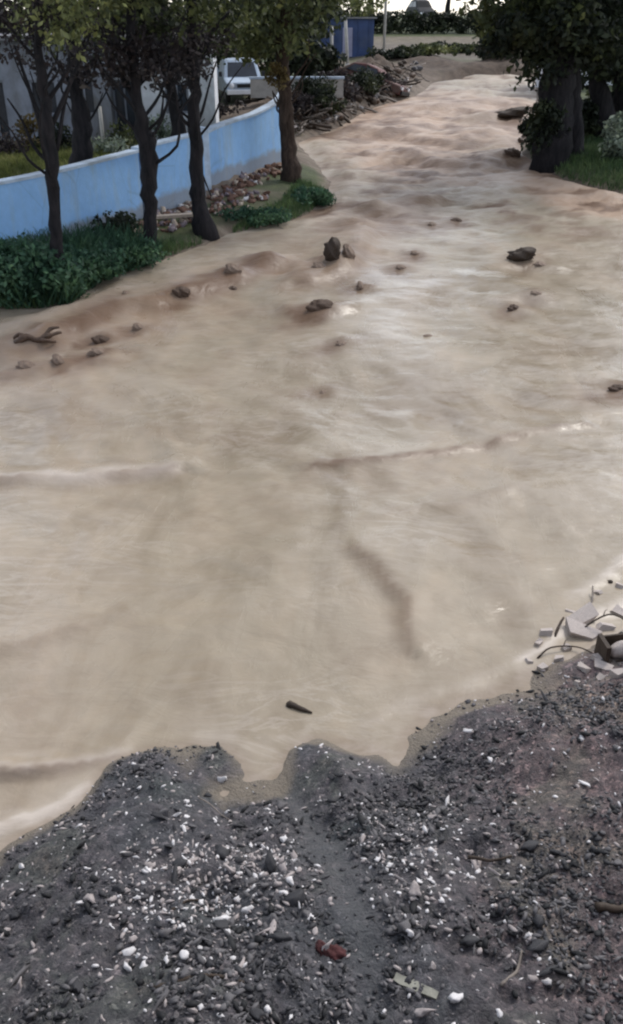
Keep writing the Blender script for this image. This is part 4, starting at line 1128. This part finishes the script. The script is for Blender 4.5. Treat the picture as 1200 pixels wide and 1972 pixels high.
rub = []
for key, lab in (('st_brown', 'rust brown stone in the wall rubble'), ('st_mauve', 'mauve grey stone in the wall rubble'), ('st_tan', 'pale tan stone in the wall rubble'), ('st_white', 'whitish stone in the wall rubble')):
    rub.append((lab, [rock_mesh('stone', 700 + len(rub) * 10 + k, M[key], ICO1, 0.8, 0.8, False, 0.40) for k in range(3)], key))
wts = [0.50, 0.20, 0.20, 0.10]
def rz_(px):
    return 'left of the swollen trunk' if px < 285 else ('between the swollen and the flared trunk' if px < 385 else ('below the blue wall pilaster' if px < 480 else 'beside the reddish trunk'))
segs = [((210, 448), (300, 440), 30), ((298, 420), (365, 400), 40), ((300, 440), (372, 425), 24), ((400, 408), (470, 365), 52), ((405, 385), (480, 345), 40), ((460, 360), (548, 320), 48), ((420, 418), (520, 372), 36), ((520, 330), (552, 305), 16)]
for (a_, b_, n) in segs:
    for _ in range(n):
        t = rnd.random(); px = a_[0] + (b_[0] - a_[0]) * t + rnd.gauss(0, 5); py = a_[1] + (b_[1] - a_[1]) * t + rnd.gauss(0, 7)
        g = ground_at(px, py)
        if polydist(np.array([g.x]), np.array([g.y]), wl + wm + wr)[0] < 0.22: g.y -= 0.35; g.x += 0.15
        i = rnd.choices(range(4), wts)[0]
        s = rnd.uniform(0.055, 0.155)
        put(rnd.choice(rub[i][1]), 'stone', g.x, g.y, gz1(g.x, g.y) + s * 0.25, s, rub[i][0] + ' ' + rz_(px), 'stone', rub[i][2].replace('st_', '') + ' rubble stones ' + rz_(px))
o = place('plank', 345, 428, 'pale plank lying on the rubble right of the swollen trunk', 'plank', 22)
b = MB(); b.box((0, 0, 0.16), (1.6, 0.22, 0.06), jit=0.015); b.build('board', M['st_tan'], o)

# ------------------------------------------------------------------ DEBRIS HEAP on the far left bank
heap_stone = [rock_mesh('stone', 760 + k, M[m], ICO1, 0.35, 0.7) for k, m in enumerate(('wood_dark', 'st_grey', 'clod', 'wood_dark'))]
heap_pale = [rock_mesh('stone', 780 + k, M[m], ICO1, 0.35, 0.6) for k, m in enumerate(('st_pale', 'st_white'))]
def hz(px):
    return 'at the lower end of the debris heap' if px < 625 else ('in the middle of the debris heap' if px < 690 else 'near the red car in the debris heap')
def heap_px():
    t = rnd.random(); a_ = [(570, 260), (620, 246), (680, 220), (745, 192), (815, 166)]; k = min(3, int(t * 4)); u = t * 4 - k
    x = a_[k][0] + (a_[k + 1][0] - a_[k][0]) * u; y = a_[k][1] + (a_[k + 1][1] - a_[k][1]) * u
    q = rnd.random()
    return x + rnd.uniform(-12, 8) - q * 18, y - q * (62 - 12 * t)
for _ in range(150):
    hx = heap_px(); g = ground_at(*hx); s = rnd.uniform(0.12, 0.36)
    put(rnd.choice(heap_stone), 'mud_lump', g.x, g.y, gz1(g.x, g.y) + s * 0.2, s, 'dark muddy lump ' + hz(hx[0]), 'debris', 'dark lumps ' + hz(hx[0]))
for _ in range(40):
    hx = heap_px(); g = ground_at(*hx); s = rnd.uniform(0.10, 0.26)
    put(rnd.choice(heap_pale), 'broken_chunk', g.x, g.y, gz1(g.x, g.y) + s * 0.25, s, 'pale broken chunk ' + hz(hx[0]), 'debris', 'pale chunks ' + hz(hx[0]))
def stick_mesh(seed, m, L=1.0, r=0.03, bend=0.12, fork=True):
    b = MB(); q = random.Random(seed)
    pts = [(-L / 2 + L * i / 4, q.gauss(0, bend * .4) * L, q.gauss(0, bend * .25) * L) for i in range(5)]
    P = spline(pts, 2); b.tube(P, list(np.linspace(r, r * 0.5, len(P))), 6, 0.15)
    if fork: b.tube([P[4], P[5] + Vector((L * .08, L * .12, L * .06)), P[6] + Vector((L * .14, L * .24, L * .1))], [r * .6, r * .4, r * .2], 5)
    return np_mesh('branch', b.v, b.f, m, True)
heap_sticks = [stick_mesh(800 + k, M[m], 1.0, 0.028) for k, m in enumerate(('wood_dark', 'wood_grey', 'wood_dark', 'wood_grey'))]
for _ in range(110):
    hx = heap_px(); g = ground_at(*hx); s = rnd.uniform(0.9, 2.8)
    put(rnd.choice(heap_sticks), 'branch', g.x, g.y, gz1(g.x, g.y) + 0.10, s, 'broken branch ' + hz(hx[0]), 'branch', 'branches ' + hz(hx[0]), (rnd.uniform(-.3, .3), rnd.uniform(-.5, .25), rnd.uniform(0, 6.28)))

# ------------------------------------------------------------------ THINGS CARRIED BY THE FLOOD
def lumpy(k, m):
    v, f = ico(3); v = v.copy()
    n = fbm(v[:, 0] * 1.6 + k * 7 + v[:, 2] * 1.3, v[:, 1] * 1.6 - v[:, 2] * 1.1, 140 + k, 4, 0.6)
    v *= (1 + 0.55 * n)[:, None]
    return np_mesh('mud_clod', v, f, m, True)
lump = [lumpy(k, M[m]) for k, m in enumerate(('clod', 'clod', 'wood_dark', 'clod_pale', 'clod_pale'))]
def drift(px, py, sx, sy, sz, label, v=0, rz=0.0, lift=-0.18, name='mud_clod', cat='debris'):
    p = at(px, py); z = water_z(p.x, p.y)
    return put(lump[v], name, p.x, p.y, z + sz * lift - 0.02, 1, label, cat, None, (rnd.uniform(-.15, .15), rnd.uniform(-.15, .15), R(rz)), (sx, sy, sz))
drift(640, 520, 0.21, 0.20, 0.34, 'upright dark stump sticking out of the flood in midstream', 2, 0, 0.45, 'tree_stump', 'stump')
drift(612, 528, 0.18, 0.15, 0.12, 'low brown clod at the left foot of the upright stump', 3)
drift(668, 515, 0.16, 0.2, 0.2, 'brown clod against the right side of the upright stump', 3)
drift(1003, 508, 0.36, 0.2, 0.19, 'dark oblong log end floating in the right half of the flood', 2, 8, 0.4, 'log', 'log')
drift(1040, 516, 0.16, 0.12, 0.07, 'small clod just right of the floating log end', 3)
drift(615, 610, 0.25, 0.16, 0.15, 'brown clod below the stump in midstream', 0, 5)
drift(350, 580, 0.17, 0.13, 0.12, 'small dark clod on the long wave crest near the left bank', 0)
drift(447, 545, 0.2, 0.15, 0.13, 'brownish clod at the upper end of the long wave crest', 3)
drift(448, 563, 0.09, 0.08, 0.07, 'tiny dark clod below the upper end of the crest', 0)
drift(195, 657, 0.17, 0.11, 0.09, 'flat brown clod right of the tangled driftwood at left', 0)
drift(190, 692, 0.20, 0.11, 0.08, 'pale brown clod under the flat brown one at left', 3)
drift(112, 708, 0.13, 0.12, 0.13, 'pale brown clod below the tangled driftwood', 3)
drift(50, 714, 0.20, 0.13, 0.09, 'pale brown clod nearest the left edge of the picture', 3)
drift(265, 637, 0.13, 0.10, 0.10, 'small brown clod right of the flat one near the left bank', 3)
drift(243, 583, 0.10, 0.08, 0.08, 'small brown clod under the green bank at left', 3)
drift(657, 668, 0.15, 0.10, 0.07, 'pale clod awash in midstream below the brown one', 3)
drift(692, 560, 0.09, 0.12, 0.11, 'small brown clod right below the stump', 3)
drift(878, 428, 0.15, 0.09, 0.09, 'small dark clod upstream in the right half', 0)
drift(770, 522, 0.14, 0.09, 0.07, 'pale clod between the stump and the log end', 3)
drift(797, 497, 0.12, 0.09, 0.07, 'pale clod just above the other between stump and log', 3)
drift(832, 436, 0.15, 0.11, 0.08, 'pale clod left of the small dark upstream clod', 3)
drift(988, 600, 0.12, 0.10, 0.11, 'dark clod below the floating log end', 0)
drift(1030, 578, 0.16, 0.09, 0.08, 'brownish clod between log end and the dark clod below it', 3)
drift(1190, 753, 0.17, 0.09, 0.08, 'dark clod at the right edge of the flood', 0)
drift(822, 651, 0.11, 0.05, 0.05, 'thin pale scrap awash in the middle of the glossy water', 3, 20)
drift(625, 750, 0.12, 0.07, 0.05, 'faint brown scrap in the smooth midstream water', 3)
drift(620, 352, 0.30, 0.2, 0.13, 'dark brown clod beside the green clump at the reddish trunk', 0, 0)
drift(1174, 1122, 0.032, 0.03, 0.04, 'small dark knob in the shallows above the broken crate', 2, 0, 0.3)
drift(1186, 1080, 0.028, 0.02, 0.02, 'tiny dark scrap at the right edge above the crate', 0)
drift(731, 1408, 0.017, 0.013, 0.010, 'tiny brown scrap between the stick and the gravel edge', 0)
drift(985, 232, 0.9, 0.35, 0.25, 'dark log breaking the rapids left of the massive trunk', 2, 4, 0.3, 'log', 'log')
drift(1015, 275, 0.4, 0.4, 0.35, 'dark clod at the water edge below the massive trunk', 0)
drift(985, 306, 0.30, 0.22, 0.2, 'brown clod in the rapids off the right bank', 0)
drift(1043, 243, 0.12, 0.10, 0.12, 'pale scrap caught at the foot of the massive trunk', 4)
bpy.data.objects[-1] if False else None
pale_scrap = [o for o in C.objects if o.get('label', '') == 'pale scrap caught at the foot of the massive trunk'][0]
pale_scrap.data = heap_pale[1]
g = ground_at(1043, 250); pale_scrap.location = (g.x, g.y, gz1(g.x, g.y) + 0.04); pale_scrap.scale = (0.16, 0.14, 0.14)

# tangled driftwood at the left
p = at(75, 672); o = empty('driftwood', (p.x, p.y, water_z(p.x, p.y))); tag(o, 'tangled dark driftwood at the lower end of the long wave crest', 'driftwood')
b = MB(); b.tube(spline([(-0.40, -0.05, -0.02), (-0.2, 0.02, 0.09), (0.0, 0.0, 0.03), (0.2, 0.06, 0.10), (0.42, 0.15, 0.14)], 3), [0.06, 0.07, 0.08, 0.075, 0.06, 0.05, 0.05, 0.06, 0.06, 0.05, 0.04, 0.035, 0.03], 7, 0.2); b.build('trunk', M['clod'], o, True)
for pts in ([(0.1, 0.02, 0.05), (0.2, 0.2, 0.18), (0.36, 0.26, 0.2)], [(-0.2, 0.0, 0.06), (-0.34, 0.08, 0.12), (-0.46, 0.05, 0.05)], [(0.05, 0, 0.03), (0.2, -0.1, 0.06), (0.35, -0.04, 0.02)]):
    b = MB(); b.tube(spline(pts, 3), [0.045, 0.045, 0.04, 0.04, 0.035, 0.03, 0.02], 6, 0.2); b.build('limb', M['clod'], o, True)

# stick close to the gravel edge
p = at(578, 1365); o = empty('stick', (p.x, p.y, water_z(p.x, p.y) + 0.012), R(-22)); tag(o, 'short dark stick floating just off the gravel edge', 'stick')
b = MB(); b.tube(spline([(-0.135, 0.0, 0.0), (-0.09, 0.01, 0.008), (0.0, 0.0, 0.004), (0.12, -0.005, -0.002)], 3), [0.018, 0.028, 0.034, 0.032, 0.028, 0.025, 0.022, 0.02, 0.014, 0.008], 7, 0.12); b.build('shaft', M['wood_dark'], o, True)
b = MB(); b.tube([(-0.085, 0.01, 0.008), (-0.10, 0.035, 0.02), (-0.125, 0.045, 0.018)], [0.013, 0.010, 0.005], 5); b.build('twig', M['wood_dark'], o, True)

# ------------------------------------------------------------------ PALE WRECKAGE at the right end of the gravel edge
def near(px, py):
    g = ground_at(px, py); return g.x, g.y, max(gz1(g.x, g.y), 0.0)
x, y, z = near(1186, 1262); o = empty('crate', (x, y, z - 0.03), R(8)); o.scale = (0.85, 0.85, 0.85); tag(o, 'dark broken crate holding a pale round stone at the right edge', 'crate')
for q, s in (((-0.17, 0, 0.12), (0.045, 0.26, 0.26)), ((0.22, 0, 0.10), (0.04, 0.26, 0.22)), ((0.02, 0.13, 0.11), (0.40, 0.02, 0.22)), ((0.02, 0, 0.012), (0.38, 0.24, 0.02)), ((0.03, -0.13, 0.03), (0.36, 0.02, 0.075))):
    b = MB(); b.box(q, s, jit=0.006); b.build('board', M['wood_dark'], o)
xb, yb, zb = x, y, z
put(rock_mesh('stone', 850, M['foam_chunk'], ICO2, 0.06, 0.95, True, 0.8), 'stone', x + 0.03, y - 0.02, z + 0.075, 0.1, 'pale round stone sitting in the dark crate', 'stone', None, (0, 0, 0.4), (0.105, 0.11, 0.105))
def branch_near(pxs, r, label, m='wood_dark', lift=(0, 0, 0)):
    P = []
    for (px, py), l in zip(pxs, lift):
        d = ray(px, py); x, y, z = near(px, py)
        P.append(Vector((x, y, z + l)))
    o = empty('branch', P[0]); tag(o, label, 'branch')
    b = MB(); pts = [p - P[0] for p in P]; q = spline(pts, 4)
    b.tube(q, list(np.linspace(r, r * 0.6, len(q))), 6, 0.12); b.build('shaft', M[m], o, True)
    k = len(q) // 2
    b = MB(); b.tube([q[k], q[k] + Vector((0.03, 0.06, 0.02)), q[k] + Vector((0.07, 0.10, 0.015))], [r * .6, r * .4, r * .2], 5); b.build('twig', M[m], o, True)
branch_near([(1110, 1222), (1140, 1216), (1175, 1218), (1225, 1228)], 0.010, 'bent dark branch arching over the crate', lift=(0.0, 0.13, 0.22, 0.10))
branch_near([(1035, 1268), (1060, 1255), (1110, 1252), (1150, 1262)], 0.010, 'dark twig curved along the pale chunks', lift=(0.0, 0.05, 0.04, 0.0))
branch_near([(1068, 1228), (1075, 1215), (1083, 1205)], 0.018, 'short dark stub leaning beside the pale slab', lift=(0.0, 0.06, 0.10))
branch_near([(1139, 1170), (1140, 1156), (1139, 1142)], 0.014, 'upright greyish stub standing in the shallows', 'wood_grey', lift=(-0.02, 0.04, 0.09))
chunks = []
for k in range(7):
    b = MB(); b.box((0, 0, 0), (1.7, 1.6, 1.5), None, 0.34); v_ = b.v; b.f = [f_ for f_ in b.f]
    chunks.append(np_mesh('chunk', v_, [t_ for f_ in b.f for t_ in ((f_[0], f_[1], f_[2]), (f_[0], f_[2], f_[3]))], M['foam_chunk'], False))
for i, (px, py, sx, sy, sz, lab) in enumerate([
        (1120, 1222, 0.20, 0.10, 0.07, 'largest pale plaster slab left of the crate'), (1112, 1196, 0.22, 0.08, 0.05, 'pale plaster slab behind the largest one'), (1050, 1222, 0.075, 0.05, 0.045, 'pale chunk at the left tip of the wreckage'),
        (1036, 1240, 0.035, 0.05, 0.04, 'small pale chunk under the left tip of the wreckage'), (1076, 1272, 0.06, 0.05, 0.05, 'pale hollow looking chunk below the dark twig'), (1020, 1275, 0.04, 0.03, 0.025, 'small flat pale chunk farthest left on the gravel edge'),
        (1045, 1288, 0.05, 0.035, 0.03, 'pale chunk at the water line left of the hollow one'), (1165, 1290, 0.13, 0.06, 0.05, 'wide white plaster piece below the crate'), (1122, 1290, 0.035, 0.06, 0.04, 'narrow white piece left of the wide one below the crate'),
        (1110, 1316, 0.030, 0.022, 0.02, 'little white chip under the narrow white piece'), (1155, 1308, 0.05, 0.03, 0.025, 'dull pale chip below the wide white piece'), (1190, 1180, 0.10, 0.06, 0.05, 'pale slab at the right edge above the crate'), (1196, 1298, 0.08, 0.05, 0.05, 'white piece at the right edge below the crate'),
        (1150, 1142, 0.05, 0.03, 0.02, 'pale chip beside the upright greyish stub'), (1195, 1130, 0.07, 0.05, 0.03, 'pale slab at the right edge below the dark knob'), (1100, 1180, 0.06, 0.03, 0.02, 'pale chip in the shallows left of the upright stub'), (1165, 1210, 0.09, 0.05, 0.04, 'pale slab under the arching branch'), (1090, 1250, 0.06, 0.04, 0.03, 'pale chip under the curved dark twig'), (1150, 1270, 0.07, 0.05, 0.05, 'pale chunk against the left side of the crate')]):
    x, y, z = near(px, py)
    put(chunks[i % 7], 'plaster_chunk', x, y, z + sz * 0.15, 1, lab, 'rubble', None, (rnd.uniform(-.35, .35), rnd.uniform(-.35, .35), rnd.uniform(-.9, .9)), (sx * 0.92, sy * 1.15, sz * 1.1))

# ------------------------------------------------------------------ GRAVEL: 300 stones one by one, the rest as stuff
kinds = [('st_white', 'white angular chip', 'white chips', 0.30), ('st_pale', 'pale pinkish pebble', 'pale pebbles', 0.24),
         ('st_grey', 'mid grey pebble', 'grey pebbles', 0.16), ('st_dark', 'dark wet pebble', 'dark pebbles', 0.30)]
gmesh = {k[0]: [rock_mesh('stone', 900 + i * 10 + j, M[k[0]], ICO1, 0.75, 0.75, False, 0.42) for j in range(6)] for i, k in enumerate(kinds)}
def gravel_px():
    while True:
        r_ = rnd.random()
        if r_ < 0.38: px, py = rnd.gauss(390, 95), rnd.gauss(1740, 95)
        elif r_ < 0.62: px, py = rnd.gauss(760, 120), rnd.gauss(1660, 100)
        else: px, py = rnd.uniform(-10, 1210), rnd.uniform(1330, 1985)
        if not (-10 < px < 1210 and 1300 < py < 1985): continue
        g = ground_at(px, py)
        if g.y < 11 and sdist(np.array([g.x]), np.array([g.y]))[0] > 0.12 and streak(np.array([g.x]), np.array([g.y]))[0] < 0.35: return g, px, py
def zone(k, px, py):
    if py > 1850: q = 'at the bottom of the gravel'
    elif py > 1600 and 210 < px < 560: q = 'in the dense lower left patch'
    elif px < 210: q = 'at the left end of the gravel'
    elif px > 950: q = 'on the right part of the gravel'
    elif px > 560: q = 'in the middle of the gravel'
    else: q = 'on the upper left gravel lobe'
    return k[1] + ' ' + q, 'pebble', k[2] + ' ' + q
for n in range(286):
    i = rnd.choices(range(4), (0.36, 0.30, 0.18, 0.16))[0]; k = kinds[i]
    g, px_, py_ = gravel_px(); s = {0: 0.024, 1: 0.026, 2: 0.030, 3: 0.036}[i] * math.exp(rnd.gauss(0, 0.36))
    put(rnd.choice(gmesh[k[0]]), 'pebble', g.x, g.y, gz1(g.x, g.y) + s * 0.22, s, *zone(k, px_, py_), None, (s * 1.9, s * .5, s * .5) if rnd.random() < .25 else (s * rnd.uniform(.8, 1.3), s * rnd.uniform(.7, 1.1), s * rnd.uniform(.6, 1)))
def scatter(name, label, n, key, smin, smax, seed, clustered):
    g = np.random.default_rng(seed); q = random.Random(seed); vs, fs, off = [], [], 0
    X = g.uniform(-3.6, 4.0, n * 14); Yy = g.uniform(2.2, 8.0, n * 14)
    d = sdist(X, Yy); keep = (d > -0.12) & (gz(X, Yy) > 0.10 * g.random(len(X)) ** 2 - 0.012) & (np.abs(X) < 0.48 * Yy + 1.0) & (streak(X, Yy) < 0.2 + 0.9 * g.random(len(X)) ** 2)
    if clustered == 1: keep &= fbm(X * 1.4, Yy * 1.4, 121, 3) > g.normal(0.10, 0.20, len(X))
    if clustered == 2:
        c1, c2 = ground_at(390, 1720), ground_at(770, 1650)
        w_ = 0.10 + 1.5 * np.exp(-(((X - c1.x) / .42) ** 2 + ((Yy - c1.y) / .42) ** 2)) + 0.55 * np.exp(-(((X - c2.x) / .6) ** 2 + ((Yy - c2.y) / .5) ** 2))
        keep &= g.random(len(X)) < w_
    X, Yy = X[keep][:n], Yy[keep][:n]; Z = gz(X, Yy)
    base = [rock_arrays(seed * 10 + k, ICO0, 0.35, 0.65) for k in range(8)]
    for i in range(len(X)):
        v, f = base[i % 8]; s = smin * (smax / smin) ** (q.random() ** 1.7); v = v * np.array([q.uniform(.7, 1.7), q.uniform(.6, 1.1), q.uniform(.6, 1.2)])
        a = q.uniform(0, 6.28); c, sn = math.cos(a), math.sin(a); tl = q.uniform(-.5, .5)
        p = v * s; p = np.stack([p[:, 0] * c - p[:, 1] * sn, p[:, 0] * sn + p[:, 1] * c, p[:, 2] + tl * p[:, 0]], 1)
        vs.append(p + np.array([X[i], Yy[i], Z[i] + s * 0.2])); fs.append(f + off); off += len(v)
    o = obj(name, np_mesh(name, np.concatenate(vs), np.concatenate(fs), M[key], False))
    tag(o, label, 'gravel', kind='stuff')
scatter('gravel', 'fine dark gravel strewn over the near bank', 5200, 'st_dark', 0.008, 0.032, 21, True)
scatter('gravel', 'fine grey gravel strewn over the near bank', 7000, 'st_grey', 0.007, 0.030, 22, True)
scatter('gravel', 'fine pale pinkish gravel strewn over the near bank', 1900, 'st_pale', 0.008, 0.028, 23, 2)
scatter('gravel', 'fine white chips strewn over the near bank', 1050, 'st_white', 0.008, 0.024, 24, 2)
scatter('gravel', 'fine black wet gravel strewn over the near bank', 1300, 'st_black', 0.012, 0.042, 25, True)

# single marked things on the gravel
def chip(px, py, s, key, label, v=0, rz=0.0, name='stone', cat='stone'):
    g = ground_at(px, py)
    put(gmesh[key][v], name, g.x, g.y, gz1(g.x, g.y) + s[2] * 0.45, 1, label, cat, None, (rnd.uniform(-.3, .3), rnd.uniform(-.3, .3), R(rz)), s)
chip(432, 1776, (0.062, 0.05, 0.045), 'st_white', 'largest white stone in the dense patch at lower left', 0, 20)
chip(478, 1755, (0.042, 0.036, 0.04), 'st_white', 'blocky white stone right of the largest in the dense patch', 1, 40)
chip(158, 1742, (0.062, 0.018, 0.016), 'st_white', 'long white splinter at the left side of the gravel', 2, 24)
chip(250, 1868, (0.045, 0.03, 0.03), 'st_white', 'yellowish white stone at the lower left of the gravel', 3, -30)
chip(790, 1800, (0.026, 0.032, 0.035), 'st_white', 'bright upright white chip in the lower middle', 1)
chip(876, 1930, (0.052, 0.034, 0.036), 'st_white', 'bright white stone at the bottom right of the plank', 2, 8)
chip(1052, 1898, (0.036, 0.036, 0.036), 'st_white', 'round white stone at the lower right', 0)
chip(1024, 1890, (0.030, 0.036, 0.032), 'st_pale', 'pinkish stone touching the round white one', 2)
chip(815, 1952, (0.06, 0.04, 0.035), 'st_pale', 'pale stone at the bottom edge below the plank', 1)
chip(516, 1948, (0.026, 0.036, 0.03), 'st_white', 'white stone at the bottom edge, left of the middle', 3)
chip(397, 1430, (0.042, 0.026, 0.022), 'st_white', 'white stone at the tip of the left gravel lobe', 0)
g = ground_at(636, 1836); o = empty('cloth', (g.x, g.y, gz1(g.x, g.y))); tag(o, 'crumpled dark red cloth with a pale pink stone on it', 'cloth')
for k_, (cx_, cy_, sx_, sy_, sz_) in enumerate(((0.02, -0.01, 0.062, 0.05, 0.035), (-0.05, 0.025, 0.038, 0.036, 0.03), (0.05, -0.02, 0.03, 0.032, 0.022))):
    me_ = lumpy(30 + k_, M['crimson']); v_ = np.array([tuple(q.co) for q in me_.vertices]) * np.array([sx_, sy_, sz_]) + np.array([cx_, cy_, sz_ * .4])
    v_[:, 2] += 0.012 * fbm(v_[:, 0] * 40, v_[:, 1] * 40, 160 + k_, 3); me_.vertices.foreach_set('co', v_.astype(np.float32).ravel()); me_.name = 'fold'; obj('fold', me_, o)
put(gmesh['st_pale'][1], 'stone', g.x - 0.02, g.y + 0.015, gz1(g.x, g.y) + 0.045, 1, 'pale pink stone lying on the dark red cloth', 'stone', None, (0.2, -0.3, 0.6), (0.046, 0.036, 0.034))
def lying(name, cat, p0, p1, w_, h_, m, label, round_=False, part='board'):
    a_, b_ = ground_at(*p0), ground_at(*p1)
    za, zb_ = gz1(a_.x, a_.y), gz1(b_.x, b_.y); A = Vector((a_.x, a_.y, za)); B = Vector((b_.x, b_.y, zb_)); L = (B - A).length
    o = empty(name, A); tag(o, label, cat)
    d = (B - A).normalized(); mb = MB()
    if round_:
        pts = [d * L * t + Vector((0, 0, h_ * .6 + 0.010 * math.sin(t * 7 + p0[0]))) + Vector((-d.y, d.x, 0)) * L * 0.06 * math.sin(t * 5 + p0[1]) for t in (0, .25, .5, .75, 1)]
        q = spline(pts, 3); mb.tube(q, list(np.linspace(w_, w_ * .55, len(q))), 6, 0.15)
    else:
        zx = d; yx = Vector((0, 0, 1)).cross(d).normalized(); nx_ = zx.cross(yx); Mx = Matrix((zx, yx, nx_)).transposed()
        n_ = 6; vs_ = []
        for i_ in range(n_ + 1):
            t_ = i_ / n_; k_ = (0.85 if i_ in (0, n_) else 1.0) * rnd.uniform(.8, 1.1); c_ = d * L * t_ + yx * rnd.uniform(-.1, .1) * w_ + Vector((0, 0, h_ * .5 + rnd.uniform(-.2, .4) * h_))
            for a1_, b1_ in ((-.5, -.5), (.5, -.5), (.5, .5), (-.5, .5)): vs_.append(c_ + yx * a1_ * w_ * k_ + nx_ * b1_ * h_)
        mb.add(vs_, [(i_ * 4 + k_, i_ * 4 + (k_ + 1) % 4, i_ * 4 + 4 + (k_ + 1) % 4, i_ * 4 + 4 + k_) for i_ in range(n_) for k_ in range(4)] + [(3, 2, 1, 0), tuple(n_ * 4 + k_ for k_ in range(4))])
    mb.build(part, M[m], o, round_)
lying('plank', 'plank', (760, 1884), (842, 1922), 0.055, 0.018, 'wood_yellow', 'pale yellowish broken plank at the bottom of the gravel')
lying('stick', 'stick', (968, 1906), (1008, 1838), 0.011, 0.016, 'wood_grey', 'pale thin stick pointing up from the lower right gravel', True, 'shaft')
lying('stick', 'stick', (900, 1660), (985, 1655), 0.012, 0.02, 'wood_dark', 'dark bowed twig in the middle of the right gravel', True, 'shaft')
lying('stick', 'stick', (1150, 1755), (1215, 1748), 0.030, 0.03, 'wood_dark', 'thick dark stick at the right edge of the gravel', True, 'shaft')
lying('stick', 'stick', (300, 1896), (470, 1890), 0.016, 0.02, 'wood_dark', 'long dark stick lying level at the lower left', True, 'shaft')
lying('stick', 'stick', (330, 1752), (388, 1735), 0.010, 0.02, 'wood_dark', 'short dark twig inside the dense white patch', True, 'shaft')
lying('stick', 'stick', (456, 1880), (470, 1845), 0.014, 0.02, 'st_pale', 'pale crooked twig above the bottom edge', True, 'shaft')
lying('stick', 'stick', (530, 1706), (566, 1688), 0.016, 0.016, 'st_pale', 'pale splinter right of the dense white patch', True, 'shaft')
lying('stick', 'stick', (380, 1540), (450, 1580), 0.006, 0.012, 'wood_grey', 'thin grey twig at the top of the dense white patch', True, 'shaft')
for i, (px, py, s, lab) in enumerate([(262, 1484, 0.065, 'black stone at the upper left edge of the gravel'), (1035, 1830, 0.085, 'large black stone above the round white one'), (850, 1620, 0.05, 'black stone in the middle of the right gravel'),
        (960, 1560, 0.05, 'black stone high on the right gravel'), (640, 1500, 0.06, 'dark stone at the tip of the middle lobe'), (690, 1505, 0.05, 'second dark stone on the middle lobe'), (905, 1815, 0.07, 'black stone left of the pale thin stick'), (260, 1640, 0.055, 'black stone left of the dense white patch'), (150, 1905, 0.07, 'dark stone at the bottom left corner'), (720, 1600, 0.06, 'dark stone between the two pebble patches')]):
    chip(px, py, (s * .72, s * .6, s * .55), 'st_dark', lab, i % 4, i * 33)
